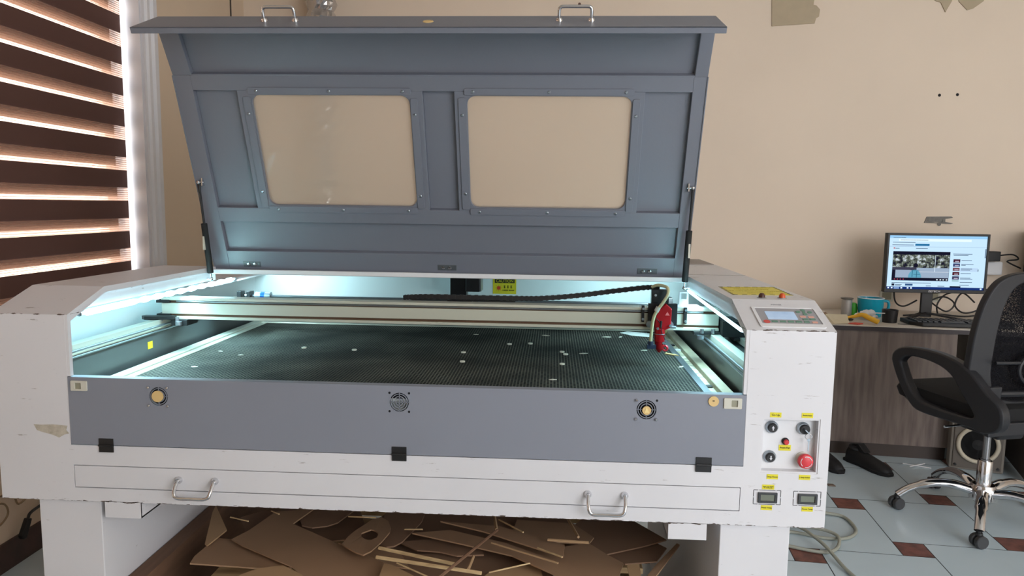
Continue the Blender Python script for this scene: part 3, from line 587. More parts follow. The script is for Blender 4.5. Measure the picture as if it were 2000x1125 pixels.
for xc in (0.611, 1.474):
    q = MB(); q.X = LM3; hw = 0.046
    q.tube(smooth_path([(xc-hw, 0.085, 0), (xc-hw, 0.085, 0.030), (xc-hw+0.004, 0.085, 0.038), (xc-hw+0.014, 0.085, 0.040), (xc, 0.085, 0.040), (xc+hw-0.014, 0.085, 0.040), (xc+hw-0.004, 0.085, 0.038), (xc+hw, 0.085, 0.030), (xc+hw, 0.085, 0)], 4), 0.0048, 10)
    for s_ in (-1, 1): q.lathe([(0.010, 0), (0.010, 0.003), (0.007, 0.009)], (xc+s_*hw, 0.085, 0), (0, 0, 1), 14)
    obj('lid_handle', q, 'chrome', lido, smooth=True)
q = MB(); q.X = LM3; q.lathe([(0.016, 0), (0.014, 0.0025)], (1.05, 0.09, 0), (0, 0, 1), 18); obj('wooden_disc', q, 'tan', lido)
# gas struts
for xs, sd in ((0.212, 1), (1.878, -1)):
    top = Vector((xs, 0.685, 0.842)); bot = Vector((xs + 0.004*sd, 0.745, 0.505)); d = (bot-top)
    m0 = top + d*0.42; m1 = top + d*0.935
    g1 = obj('gas_strut', MB().cyl(m0, m1, 0.0105, 20), 'black_matt', mc, smooth=True)
    obj('strut_rod', MB().cyl(top, m0, 0.0042, 12), 'black_metal', g1, smooth=True)
    q = MB().ball(tuple(top), 0.007).cyl(top, top + Vector((0.018*sd, 0.002, 0)), 0.003).box(top.x+0.012*sd, top.y-0.006, top.z-0.012, top.x+0.016*sd, top.y+0.012, top.z+0.014).cyl(m1, bot, 0.0035).ball(tuple(bot), 0.007).cyl(bot, bot + Vector((-0.016*sd, 0, 0)), 0.003)
    obj('ball_joint', q, 'chrome', g1, smooth=True)
    s1 = m0 + d*0.13; s2 = m0 + d*0.27; q = MB().cyl(s1 + Vector((-0.0014, -0.0014, 0))*1.0, s2 + Vector((-0.0014, -0.0014, 0)), 0.0102, 20)
    obj('strut_label', MB().box(s1.x+(-0.006 if sd > 0 else 0.0), s1.y-0.0115, s2.z, s1.x+(0.0 if sd > 0 else 0.006), s1.y+0.004, s1.z), 'cream', g1)

# front flap with fans, latches and tape
FZ0, FZ1 = 0.1525, 0.3285
fp = MB(); y0, y1 = -0.002, 0.004
fans = [(0.433, 0.284, 0.0215), (1.049, 0.287, 0.0215), (1.658, 0.286, 0.0215)]
xs = [X1+0.001]
for fx, fz, R in fans:
    h = 0.03
    fp.box(xs[-1], y0, FZ0, fx-h, y1, FZ1-0.003); fp.box(fx-h, y0, FZ0, fx+h, y1, fz-h); fp.box(fx-h, y0, fz+h, fx+h, y1, FZ1-0.003)
    N = 48; sq = []; ci = []
    for i in range(N):
        a = 2*math.pi*i/N; cx, sz = math.cos(a), math.sin(a); k = h/max(abs(cx), abs(sz)); sq.append((fx+cx*k, fz+sz*k)); ci.append((fx+cx*0.024, fz+sz*0.024))
    fp.ring(sq, ci, 'y', y0, y1); xs.append(fx+h)
fp.box(xs[-1], y0, FZ0, X2-0.001, y1, FZ1-0.003); fp.box(X1+0.001, y0, FZ1-0.003, X2-0.001, 0.022, FZ1)
flap = obj('front_flap', fp, 'grey', mc)
for i, (fx, fz, R) in enumerate(fans):
    q = MB()
    for rr_ in (0.0205, 0.0145, 0.0085): q.ring([(fx+math.cos(2*math.pi*k/40)*(rr_+0.0009), fz+math.sin(2*math.pi*k/40)*(rr_+0.0009)) for k in range(40)], [(fx+math.cos(2*math.pi*k/40)*(rr_-0.0009), fz+math.sin(2*math.pi*k/40)*(rr_-0.0009)) for k in range(40)], 'y', y0, y1-0.003)
    q.box(fx-0.025, y0, fz-0.0008, fx+0.025, y1-0.003, fz+0.0008).box(fx-0.0008, y0, fz-0.025, fx+0.0008, y1-0.003, fz+0.025)
    gr = obj('fan_grille', q, 'grey', flap)
    fb = MB().box(fx-0.028, 0.012, fz-0.028, fx+0.028, 0.02, fz+0.028)
    if i == 1: fb.m = 1; fb.box(fx-0.026, 0.0105, fz-0.002, fx+0.026, 0.0118, fz+0.006); fb.m = 2; fb.box(fx-0.026, 0.0105, fz-0.026, fx+0.026, 0.0118, fz-0.002)  # bright strip painted as a glint, lower half painted paler
    obj('fan', fb, ['dark', mat('painted fan glint', (222, 228, 226), 0.4), mat('pale fan lower half', (150, 158, 156), 0.6)], flap)
    if i == 0: obj('wooden_disc', MB().lathe([(0.0145, 0), (0.0145, 0.004)], (fx-0.001, -0.0025, fz+0.001), (0, -1, 0), 28), 'tan', flap)
    if i == 2: obj('wooden_disc', MB().lathe([(0.0105, 0), (0.0105, 0.004)], (fx, -0.0025, fz-0.001), (0, -1, 0), 28), 'tan', flap); obj('disc_chip', MB().slab([(fx-0.005, -0.0067, fz-0.006), (fx+0.006, -0.0067, fz-0.006), (fx-0.001, -0.0067, fz+0.009)], (0, -0.0006, 0)), mat('light wood chip', (240, 216, 150), 0.6), flap)
    for a, b_ in ((-1, 1), (1, 1), (-1, -1), (1, -1)):
        hole = (i == 1) or (i == 2 and (a, b_) == (1, 1))
        if hole: obj('screw_hole', MB().lathe([(0.003, 0), (0.003, 0.0004)], (fx+a*0.0245, y0, fz+b_*0.0235), (0, -1, 0), 12), 'dark', flap)
        else: obj('screw', MB().lathe([(0.0036, 0), (0.0036, 0.004), (0.002, 0.006)], (fx+a*0.0245, y0, fz+b_*0.0235), (0, -1, 0), 12), 'chrome', flap, smooth=True)
for xa, za in ((0.205, 0.2935), (1.8425, 0.295)):
    q = MB().ring(roundrect(xa, za, xa+0.043, za+0.026, 0.002, 2), roundrect(xa+0.011, za+0.005, xa+0.027, za+0.021, 0.001, 2) if xa < 1 else roundrect(xa+0.018, za+0.005, xa+0.033, za+0.021, 0.001, 2), 'y', -0.0055, -0.002)
    l_ = obj('latch', q, 'cream', flap, bevel=0.0005); obj('latch_recess', MB().box(xa+0.009, -0.003, za+0.003, xa+0.034, -0.0022, za+0.023), 'cream_shaded', flap)
obj('wooden_disc', MB().lathe([(0.0125, 0), (0.0125, 0.003)], (1.818, y0, 0.312), (0, -1, 0), 28), 'tan', flap); obj('disc_hole', MB().box(1.815, -0.0056, 0.3125, 1.820, -0.005, 0.3145), 'dark', flap)
for xa, xb, za, zb in ((0.271, 0.309, 0.134, 0.170), (1.030, 1.067, 0.1365, 0.173), (1.782, 1.820, 0.134, 0.171)):
    q = MB().box(xa, -0.0045, za, xb, -0.002, zb).cyl((xa, -0.005, (za+zb)/2), (xb, -0.005, (za+zb)/2), 0.003, 10); obj('flap_hinge', q, 'black', mc, bevel=0.0004)
# drawer
dr = obj('drawer', MB().box(DX0, -0.001, DZ0, DX1, 0.4, DZ1), 'white', mc, bevel=0.001)
for xa, xb, zt_, zb_ in ((0.477, 0.572, 0.066, 0.036), (1.521, 1.612, 0.067, 0.034)):
    yy = -0.030; q = MB().tube(smooth_path([(xa, -0.001, zt_), (xa, -0.012, zt_-0.001), (xa+0.001, yy, zt_-0.022), (xa+0.010, yy-0.004, zb_-0.004), ((xa+xb)/2, yy-0.004, zb_-0.005), (xb-0.010, yy-0.004, zb_-0.004), (xb-0.001, yy, zt_-0.022), (xb, -0.012, zt_-0.001), (xb, -0.001, zt_)], 5), 0.0048, 10)
    for x in (xa, xb): q.lathe([(0.0095, 0), (0.0095, 0.004), (0.006, 0.010)], (x, -0.001, zt_), (0, -1, 0), 16)
    obj('drawer_handle', q, 'chrome', dr, smooth=True)
# box legs
obj('leg', MB().box(0.090, 0.012, FL, 0.258, 1.25, 0.0), 'white', mc, bevel=0.002)
obj('leg', MB().box(1.852, 0.012, FL, 2.022, 1.25, 0.0), 'white', mc, bevel=0.002)

# control panel on the sloping face
su = Vector((0, 0.1558, 0.0545)).normalized(); sn = Vector((0, -su.z, su.y)); SP = Vector((0, 0, ZT)); SM = frame_mtx(SP, (1, 0, 0), su, sn); kk = 1/su.y
def st(y): return y*kk
q = MB(); q.X = SM; q.ring(roundrect(1.926, st(0.014), 2.082, st(0.113), 0.006), roundrect(1.934, st(0.030), 2.078, st(0.108), 0.003), 'z', 0, 0.003); cpn = obj('control_panel', q, 'white_clean', mc, bevel=0.0006)
q = MB(); q.X = SM; q.box(1.934, st(0.030), 0, 2.078, st(0.108), 0.0015); obj('keypad', q, mat('grey keypad film', (160, 158, 162), 0.35), cpn)
q = MB(); q.X = SM; q.prism(roundrect(1.954, st(0.052), 2.026, st(0.091), 0.002), 'z', 0.0015, 0.0022); obj('display', q, mat('lcd display', (184, 204, 226), 0.2, emit=(170, 200, 235), es=0.25, rgb2=(150, 175, 205), vscale=18), cpn)
def key(x, y, w, m, rnd=False):
    q = MB(); q.X = SM
    if rnd: q.lathe([(w, 0), (w, 0.001)], (x, st(y), 0.0015), (0, 0, 1), 16)
    else: q.prism(roundrect(x-w, st(y)-0.0038, x+w, st(y)+0.0038, 0.0015, 3), 'z', 0.0015, 0.0025)
    obj('key', q, m, cpn)
kg = mat('green key', (104, 142, 124), 0.5); kr = mat('red key', (206, 84, 78), 0.5); ko = mat('salmon key', (222, 168, 150), 0.5)
key(1.947, 0.040, 0.008, kr, True)
for x in (1.966, 1.986, 2.005, 2.024): key(x, 0.0415, 0.0072, kg)
key(2.043, 0.0415, 0.0065, kg); key(2.062, 0.040, 0.0065, ko); key(2.044, 0.054, 0.0065, kg); key(2.061, 0.055, 0.007, kg); key(2.041, 0.067, 0.0072, ko); key(2.061, 0.066, 0.0068, ko)
for x, y in ((2.037, 0.091), (2.051, 0.100), (2.065, 0.090), (2.051, 0.080)): key(x, y, 0.0055, kg, True)
key(2.051, 0.0905, 0.004, kg, True)
text_mesh('lettering', 'POWER', 0.0075, SM @ Matrix.Translation((1.994, st(0.128), 0.0008)), mat('faint grey print', (170, 170, 176), 0.5), cpn)
for x, m_, x_ in ((1.975, 'lamp_black', 0), (2.029, 'orange', 1)):
    q = MB().lathe([(0.0085, 0), (0.0078, 0.008), (0.0045, 0.0125), (0.0, 0.0135)], (x, 0.190 + x_*0.004, ZTT), (0, 0, 1), 20); o = obj('indicator_lamp', q, m_, mc, smooth=True)
    obj('lamp_collar', MB().lathe([(0.0125, 0), (0.0115, 0.0015)], (x, 0.190 + x_*0.004, ZTT), (0, 0, 1), 20), 'steel', o, smooth=True)
# yellow warning sticker with black dashes on the tower top
a_, b_, c_, d_ = (1.913, 0.245), (2.078, 0.258), (2.088, 0.462), (1.921, 0.444)
ws = obj('warning_sticker', MB().slab([(p[0], p[1], ZTT) for p in (a_, b_, c_, d_)], (0, 0, 0.0006)), mat('yellow warning film', (228, 212, 36), 0.4, var=0.12, vscale=30), mc)
q = MB()
def dashes(p, r_, k, wd=0.006):
    p = Vector((*p, 0)); r_ = Vector((*r_, 0)); d = (r_-p)/k; nn = Vector((-d.y, d.x, 0)).normalized()*wd
    for i in range(0, k, 2):
        s0 = p+d*i+d*0.15; s1 = p+d*(i+1)+d*0.15; q.slab([(v.x, v.y, ZTT+0.0006) for v in (s0, s1, s1+nn, s0+nn)], (0, 0, 0.0005))
dashes(a_, b_, 13); dashes(b_, c_, 15); dashes(c_, d_, 13); dashes(d_, a_, 15)
obj('dash_border', q, 'black', ws)
for i in range(4): text_mesh('lettering', ['WARNING LASER RADIATION', 'KEEP THE LID CLOSED', 'DO NOT OPEN WHILE CUTTING', 'HIGH VOLTAGE'][i], 0.010, Matrix.Translation((2.0, 0.43-0.045*i, ZTT+0.0008)), mat('faint olive print', (180, 160, 30), 0.5), ws)
obj('cover_plate', MB().box(1.905, 1.28, ZTT, 2.09, 1.585, ZTT+0.003), mat('dusty grey plate', (150, 142, 138), 0.5, var=0.2), mc)
obj('top_seam', MB().box(X2, 0.83, ZTT-0.0005, X3, 0.834, ZTT+0.0006), mat('dark seam', (130, 124, 118), 0.7), mc)

# push buttons and meters on the right tower
def label(x, z, txt, w=0.0135, h=0.0062, size=0.0075):
    l = obj('yellow_label', MB().box(x-w, -0.0012, z-h, x+w, -0.0006, z+h), 'yellow', mc); text_mesh('lettering', txt, size, front(x, z, -0.0014), 'black', l); return l
label(1.968, 0.282, 'Go Up', size=0.0068); label(2.043, 0.283, 'Reset laser', size=0.005)
l = obj('yellow_label', MB().box(1.986, 0.0188, 0.1872, 2.015, 0.0196, 0.2015), 'yellow', mc); text_mesh('lettering', 'Front Fan', 0.0062, front(2.0005, 0.1945, 0.0184), 'black', l)
label(1.968, 0.127, 'Drop Down', size=0.0052); label(2.045, 0.128, 'E Stop Switch', size=0.0044); label(1.958, 0.048, 'Water Temp', size=0.0048); label(2.056, 0.048, 'Power Temp', size=0.0048)
l = obj('yellow_label', MB().box(1.945, -0.0012, 0.0945, 1.974, -0.0006, 0.1065), 'yellow', mc); text_mesh('lettering', 'Water temp display\nfor cooling tube', 0.0032, front(1.9595, 0.1005, -0.0014), 'black', l)
def arrow(x, y, z, s_):
    q = MB(); q.slab([(x-0.0035, y, z), (x, y, z+0.006*s_), (x+0.0035, y, z)], (0, -0.0006, 0)).box(x-0.0014, y-0.0006, z-0.0055*s_, x+0.0014, y, z+0.0004*s_); return q
for x, z, s_ in ((1.966, 0.2465, 1), (1.9645, 0.1715, -1)):
    o = obj('push_button', MB().lathe([(0.0118, 0), (0.0118, 0.010), (0.0095, 0.0135), (0, 0.0135)], (x, 0.020, z), (0, -1, 0), 28), 'black', mc, smooth=True)
    obj('bezel', MB().lathe([(0.0155, 0), (0.0155, 0.004), (0.0125, 0.008)], (x, 0.020, z), (0, -1, 0), 28), 'steel', o, smooth=True)
    obj('arrow_symbol', arrow(x, 0.0063, z, s_), 'trimw', o)
o = obj('key_switch', MB().lathe([(0.0122, 0), (0.0122, 0.011), (0.0105, 0.014), (0, 0.014)], (2.043, 0.020, 0.2445), (0, -1, 0), 28), 'black', mc, smooth=True)
obj('bezel', MB().lathe([(0.0155, 0), (0.0155, 0.004), (0.0125, 0.008)], (2.041, 0.020, 0.2455), (0, -1, 0), 28), 'steel', o, smooth=True)
obj('key', MB().slab([(2.038, 0.006, 0.247), (2.040, 0.006, 0.2485), (2.050, 0.006, 0.239), (2.048, 0.006, 0.2375)], (0, -0.012, 0)), 'steel', o)
kt = obj('key_ring', MB().torus((2.049, 0.000, 0.2300), 0.0078, 0.0008, (0.15, 1, 0.1), 28, 6), 'chrome', o, smooth=True)
obj('spare_key', MB().box(2.0455, -0.001, 0.2185, 2.0525, 0.0, 0.225).box(2.0485, -0.001, 0.194, 2.0512, 0.0, 0.219), 'steel', o)
o = obj('fan_button', MB().lathe([(0.0062, 0), (0.0062, 0.010), (0.005, 0.0115), (0, 0.0115)], (2.001, 0.020, 0.2105), (0, -1, 0), 24), 'red_pl', mc, smooth=True)
obj('bezel', MB().lathe([(0.0088, 0), (0.0088, 0.0035), (0.007, 0.0055)], (2.0005, 0.020, 0.211), (0, -1, 0), 24), 'black', o, smooth=True)
o = obj('emergency_stop', MB().lathe([(0.0180, 0.012), (0.0184, 0.017), (0.0172, 0.021), (0.0155, 0.0225), (0, 0.0232)], (2.0465, 0.020, 0.167), (0, -1, 0), 36), mat('red mushroom cap', (214, 62, 70), 0.4), mc, smooth=True)
obj('stop_stem', MB().lathe([(0.017, 0), (0.017, 0.004), (0.011, 0.006), (0.011, 0.015)], (2.044, 0.020, 0.169), (0, -1, 0), 28), 'cream', o, smooth=True)
q = MB()
for k in range(3): q.torus((2.0465, -0.0032, 0.167), 0.0132, 0.0009, (0, -1, 0), 12, 6, a0=k*2.094+0.3, a1=k*2.094+1.9)
obj('turn_arrows', q, 'trimw', o)
for xa, nm in ((1.936, 0), (2.032, 1)):
    o = obj('temperature_meter', MB().ring([(xa, 0.061), (xa+0.046, 0.061), (xa+0.046, 0.087), (xa, 0.087)], [(xa+0.006, 0.066), (xa+0.040, 0.066), (xa+0.040, 0.082), (xa+0.006, 0.082)], 'y', -0.005, 0.0), mat('grey black bezel', (52, 54, 56), 0.4), mc, bevel=0.0006)
    obj('display', MB().box(xa+0.005, -0.0025, 0.0655, xa+0.041, -0.0005, 0.0825), mat('unlit lcd', (112, 118, 104), 0.25), o)
    q = MB(); x0, x1_, z0, z1_ = xa-0.0105, xa+0.0545, 0.0565, 0.0925; t_ = 0.0011
    for fa, fb_ in ((0.0, 0.16), (0.20, 0.80), (0.84, 1.0)):
        for z in (z0, z1_): q.box(x0+(x1_-x0)*fa, -0.0012, z-t_/2, x0+(x1_-x0)*fb_, -0.0006, z+t_/2)
    for fa, fb_ in ((0.0, 0.46), (0.54, 1.0)):
        for x in (x0, x1_): q.box(x-t_/2, -0.0012, z0+(z1_-z0)*fa, x+t_/2, -0.0006, z0+(z1_-z0)*fb_)
    obj('printed_frame', q, 'black', o)
obj('paint_chip', MB().slab([(0.098, -0.0011, 0.2015), (0.118, -0.0011, 0.2005), (0.150, -0.0011, 0.2025), (0.188, -0.0011, 0.2000), (0.184, -0.0011, 0.189), (0.191, -0.0011, 0.180), (0.178, -0.0011, 0.176), (0.164, -0.0011, 0.168), (0.150, -0.0011, 0.174), (0.136, -0.0011, 0.178), (0.122, -0.0011, 0.181), (0.106, -0.0011, 0.186)], (0, 0.0003, 0)), mat('bare filler patch', (200, 192, 176), 0.8, rgb2=(165, 155, 138), vscale=60), mc)

# ------------------------------------------------------------------ desk and the things on it
DT = 0.10                                                       # desk top height
def dy(x): return 2.60 - 0.12*(x-3.1)                           # front edge line
dk = thing('desk', 'grey brown laminate desk with a pale top and dark edge along the back wall', 'desk', (3.6, 2.9, FL))
obj('desktop', MB().prism([(2.35, dy(2.35)), (4.9, dy(4.9)), (4.9, 3.29), (2.35, 3.29)], 'z', DT-0.004, DT), 'desk_t', dk)
obj('edge_band', MB().prism([(2.35, dy(2.35)+0.002), (4.9, dy(4.9)+0.002), (4.9, 3.288), (2.35, 3.288)], 'z', DT-0.030, DT-0.004), 'desk_e', dk)
def dpanel(x0, x1, z0, z1, off, m, nm): return obj(nm, MB().prism([(x0, dy(x0)+off), (x1, dy(x1)+off), (x1, dy(x1)+off+0.018), (x0, dy(x0)+off+0.018)], 'z', z0, z1), m, dk)
dpanel(2.38, 3.785, FL+0.085, DT-0.030, 0.015, 'desk_f', 'front_panel')
dpanel(2.38, 3.785, FL, FL+0.085, 0.05, 'desk_side', 'plinth')
obj('side_panel', MB().box(2.38, 2.8, FL, 2.40, 3.28, DT-0.03), 'desk_side', dk)
obj('side_panel', MB().box(3.765, dy(3.765)+0.075, FL, 3.785, 3.28, DT-0.03), 'desk_side', dk)
obj('side_panel', MB().prism([(4.33, dy(4.33)+0.02), (4.36, dy(4.36)+0.02), (4.40, 3.28), (4.37, 3.28)], 'z', FL, DT-0.03), 'desk_side', dk)
obj('front_panel', MB().prism([(4.03, 2.20), (4.05, 2.20), (4.36, 3.1), (4.34, 3.1)], 'z', FL+0.01, DT-0.031), 'desk_side', dk)
# monitor
mn = thing('monitor', 'black monitor showing a paused video page, standing on the desk', 'monitor', (3.80, 2.90, DT))
mx0, mx1, mz0, mz1, my = 3.510, 4.128, 0.268, 0.640, 2.90
obj('housing', MB().ring([(mx0, mz0), (mx1, mz0), (mx1, mz1), (mx0, mz1)], [(mx0+0.013, mz0+0.022), (mx1-0.013, mz0+0.022), (mx1-0.013, mz1-0.014), (mx0+0.013, mz1-0.014)], 'y', my-0.012, my+0.004).box(mx0, my+0.004, mz0, mx1, my+0.030, mz1), 'black', mn, bevel=0.002)
scr = obj('screen', MB().box(mx0+0.011, my-0.004, mz0+0.02, mx1-0.011, my+0.002, mz1-0.012), glow('browser page', (196, 226, 250), 0.95), mn)
sx0, sx1, sz0, sz1 = mx0+0.013, mx1-0.013, mz0+0.022, mz1-0.014
def sp(a, b): return (sx0+(sx1-sx0)*a, sz1-(sz1-sz0)*b)
def srect(nm, a0, b0, a1, b1, m, dd=0.0006):
    p = sp(a0, b0); q_ = sp(a1, b1); return obj(nm, MB().box(p[0], my-0.004-dd, q_[1], q_[0], my-0.004, p[1]), m, scr)
g_dark = glow('screen dark', (22, 22, 40), 1.0); g_bar = glow('tab bar', (150, 200, 238), 0.95); g_task = glow('taskbar', (26, 52, 116), 0.9); g_txt = glow('screen text', (96, 116, 138), 0.9); g_pill = glow('blue pill', (40, 110, 158), 0.9); g_pale = glow('screen pale', (222, 240, 252), 1.0)
srect('tab_bar', 0, 0, 1, 0.05, g_bar); srect('taskbar', 0, 0.955, 1, 1, g_task); srect('divider', 0, 0.203, 1, 0.208, glow('divider', (150, 178, 205), 0.9))
srect('address_bar', 0.10, 0.062, 0.84, 0.105, g_pale); srect('button', 0.27, 0.152, 0.415, 0.190, g_pill, 0.0012); srect('button', 0.195, 0.90, 0.272, 0.935, glow('dark pill', (50, 84, 128), 0.9), 0.0012)
for a0, b0, a1 in ((0.04, 0.032, 0.17), (0.115, 0.077, 0.40), (0.04, 0.122, 0.27), (0.035, 0.170, 0.255), (0.07, 0.236, 0.11), (0.28, 0.233, 0.40), (0.665, 0.325, 0.86), (0.67, 0.352, 0.82), (0.755, 0.443, 0.86), (0.755, 0.516, 0.88), (0.755, 0.532, 0.80), (0.755, 0.600, 0.87), (0.755, 0.622, 0.85), (0.755, 0.685, 0.86), (0.755, 0.77, 0.86), (0.755, 0.79, 0.88), (0.755, 0.85, 0.88), (0.055, 0.877, 0.46), (0.09, 0.912, 0.16), (0.09, 0.93, 0.15), (0.41, 0.93, 0.46), (0.53, 0.93, 0.60), (0.75, 0.905, 0.85)):
    srect('text_line', a0, b0, a1, b0+0.011, g_txt)
srect('record_icon', 0.05, 0.228, 0.066, 0.246, glow('screen red', (190, 40, 50), 0.9), 0.0012)
vid = bpy.data.materials.new('video still'); vid.use_nodes = True; t = vid.node_tree; t.nodes.clear(); L = t.links.new
vo = t.nodes.new('ShaderNodeOutputMaterial'); ve = t.nodes.new('ShaderNodeEmission'); vc = t.nodes.new('ShaderNodeTexCoord'); vm = t.nodes.new('ShaderNodeMapping'); vn = t.nodes.new('ShaderNodeTexNoise'); vn.inputs['Scale'].default_value = 38; vn.inputs['Detail'].default_value = 8; vn.inputs['Roughness'].default_value = 0.7
vr = t.nodes.new('ShaderNodeValToRGB'); L(vc.outputs['Object'], vm.inputs[0]); L(vm.outputs[0], vn.inputs['Vector']); L(vn.outputs['Fac'], vr.inputs[0]); L(vr.outputs[0], ve.inputs[0]); L(ve.outputs[0], vo.inputs[0])
el = vr.color_ramp.elements; el[0].position = 0.42; el[0].color = (*_hex((28, 28, 44)), 1); el[1].position = 0.62; el[1].color = (*_hex((196, 206, 216)), 1); e5 = el.new(0.52); e5.color = (*_hex((98, 106, 92)), 1)
srect('video_frame', 0.05, 0.295, 0.635, 0.84, g_dark, 0.0010); srect('video_image', 0.053, 0.355, 0.632, 0.60, vid, 0.0014); srect('video_ground', 0.085, 0.595, 0.632, 0.785, glow('video ground', (152, 170, 192), 0.95), 0.0014)
srect('video_post', 0.485, 0.36, 0.489, 0.67, g_pale, 0.0018); srect('video_bar', 0.30, 0.67, 0.632, 0.678, glow('bar white', (206, 214, 222), 1), 0.0018); srect('video_bench', 0.05, 0.59, 0.30, 0.64, glow('video shade', (60, 60, 78), 1), 0.0018)
pc = sp(0.285, 0.70); q = MB(); q.prism([(pc[0]+0.040*math.cos(a*math.pi/14), pc[1]-0.028+0.050*math.sin(a*math.pi/14)) for a in range(15)], 'y', my-0.0062, my-0.0056); obj('video_ball', q, glow('teal cloth', (96, 164, 190), 0.9), scr)
pc = sp(0.29, 0.555); obj('video_head', MB().lathe([(0.014, 0), (0.014, 0.0005)], (pc[0], my-0.0052, pc[1]), (0, -1, 0), 14), g_dark, scr)
q = MB()
for a0, a1, b0, b1 in ((0.24, 0.33, 0.64, 0.648), (0.255, 0.262, 0.65, 0.77), (0.30, 0.307, 0.66, 0.78), (0.27, 0.34, 0.72, 0.727)):
    p1 = sp(a0, b0); p2 = sp(a1, b1); q.box(p1[0], my-0.0068, p2[1], p2[0], my-0.0063, p1[1])
obj('cloth_lines', q, glow('teal dark', (48, 104, 130), 0.9), scr)
for k, (b0) in enumerate((0.428, 0.505, 0.583, 0.664, 0.745)):
    srect('thumbnail', 0.672, b0, 0.742, b0+0.062, glow('thumb', [(70, 34, 50), (60, 70, 110), (120, 80, 90), (80, 30, 40), (60, 60, 90)][k], 0.9)); srect('thumbnail_detail', 0.69, b0+0.03, 0.73, b0+0.05, glow('thumb light', (178, 170, 190), 0.9), 0.0012)
srect('thumbnail', 0.672, 0.826, 0.742, 0.836, glow('thumb green', (50, 110, 70), 0.9)); srect('popup', 0.655, 0.93, 0.765, 0.957, g_dark, 0.0012); srect('selected_row', 0.748, 0.588, 0.93, 0.655, glow('row', (184, 210, 236), 0.95), 0.0003); srect('scrollbar', 0.988, 0.23, 0.998, 0.40, g_txt)
for a0 in (0.015, 0.05, 0.15, 0.215, 0.25, 0.965): srect('task_icon', a0, 0.965, a0+0.017, 0.99, g_pale, 0.0012)
srect('task_icon', 0.08, 0.958, 0.135, 0.998, glow('task active', (128, 158, 206), 0.9), 0.0012)
for a0 in (0.075, 0.105, 0.135, 0.165): srect('player_icon', a0, 0.808, a0+0.012, 0.822, glow('player red', (190, 70, 90), 1), 0.0018)
for a0 in (0.51, 0.545, 0.575, 0.608): srect('player_icon', a0, 0.806, a0+0.016, 0.824, g_pale, 0.0018)
srect('cursor', 0.928, 0.61, 0.933, 0.65, g_dark, 0.0018); srect('avatar', 0.055, 0.90, 0.083, 0.94, g_dark, 0.0012)
text_mesh('lettering', 'ZETECH', 0.016, front(3.815, 0.279, my-0.0125), 'trimw', mn, sx=1.25)
q = MB(); q.box(3.765, 2.935, 0.11, 3.835, 2.955, 0.42); q.box(3.745, 2.925, 0.30, 3.86, 2.945, 0.50)
obj('stand_neck', q, 'black', mn, bevel=0.004)
q = MB()
for tip in ((3.62, 2.835), (4.00, 2.83)):
    c_ = Vector((3.80, 2.95)); d = Vector(tip)-c_; nn = Vector((-d.y, d.x)).normalized()
    q.slab([(c_.x+nn.x*0.022, c_.y+nn.y*0.022, DT+0.042), (c_.x-nn.x*0.022, c_.y-nn.y*0.022, DT+0.042), (tip[0]-nn.x*0.010, tip[1]-nn.y*0.010, DT+0.012), (tip[0]+nn.x*0.010, tip[1]+nn.y*0.010, DT+0.012)], (0, 0, -0.012))
obj_each('stand_foot', q, 'black', mn, bevel=0.002)
# keyboard
kb = thing('keyboard', 'black computer keyboard in front of the monitor', 'keyboard', (3.862, 2.675, DT), math.radians(-4))
W2, D2 = 0.275, 0.105
q = MB().prism([(-W2-0.02, -0.035), (-W2+0.03, -D2), (W2-0.03, -D2), (W2+0.02, -0.035), (W2+0.02, D2), (-W2-0.02, D2)], 'z', 0.0, 0.024); obj('base', q, 'black', kb, bevel=0.005, local=True)
kc = mat('glossy black key', (40, 41, 45), 0.35); q0 = None
for r_ in range(5):
    for c_ in range(18):
        if r_ == 0 and 4 <= c_ <= 8 and c_ != 6: continue
        wk = 0.011 if not (r_ == 0 and c_ == 6) else 0.066
        if q0 is None or wk > 0.05:
            kq = MB().slab([(-wk, -0.0105, 0.024), (wk, -0.0105, 0.024), (wk, 0.0105, 0.024), (-wk, 0.0105, 0.024)], (0, 0, 0.008)); ko_ = obj('key', kq, kc, kb, bevel=0.0012, local=True)
            if wk < 0.05: q0 = ko_
        else:
            ko_ = q0.copy(); C.objects.link(ko_); ko_.parent = kb
        ko_.location = (-W2+0.018+c_*0.0311, -D2+0.030+r_*0.031, 0)
# things on the desk
q = MB(); q.lathe([(0.0, 0.006), (0.062, 0.006), (0.064, 0.0), (0.074, 0.045), (0.080, 0.120), (0.076, 0.120), (0.068, 0.045), (0.055, 0.012), (0.0, 0.012)], (0, 0, 0), n=36, cap=False)
cup = thing('mug', 'wide turquoise mug with a white rim beside the solder spool', 'mug', (3.475, 2.985, DT)); obj('cup_body', q, mat('turquoise glaze', (22, 158, 186), 0.2), cup, smooth=True, local=True)
obj('handle', MB().tube(smooth_path([(0.076, 0, 0.10), (0.108, -0.005, 0.095), (0.108, -0.005, 0.05), (0.070, 0, 0.035)]), 0.009, 10), mat('turquoise glaze handle', (22, 158, 186), 0.2), cup, smooth=True, local=True)
obj('rim', MB().torus((0, 0, 0.120), 0.078, 0.003, n=36), mat('white glaze', (232, 236, 238), 0.2), cup, smooth=True, local=True)
sp_ = thing('solder_spool', 'clear plastic spool wound with silver wire on the desk', 'spool', (3.315, 2.96, DT))
obj('wire_winding', MB().lathe([(0.030, 0.006)] + [(0.031+0.0012*(i % 2), 0.008+i*0.004) for i in range(26)] + [(0.030, 0.112)], (0, 0, 0), n=28), mat('silver wire', (186, 186, 184), 0.35, 0.5), sp_, smooth=True, local=True)
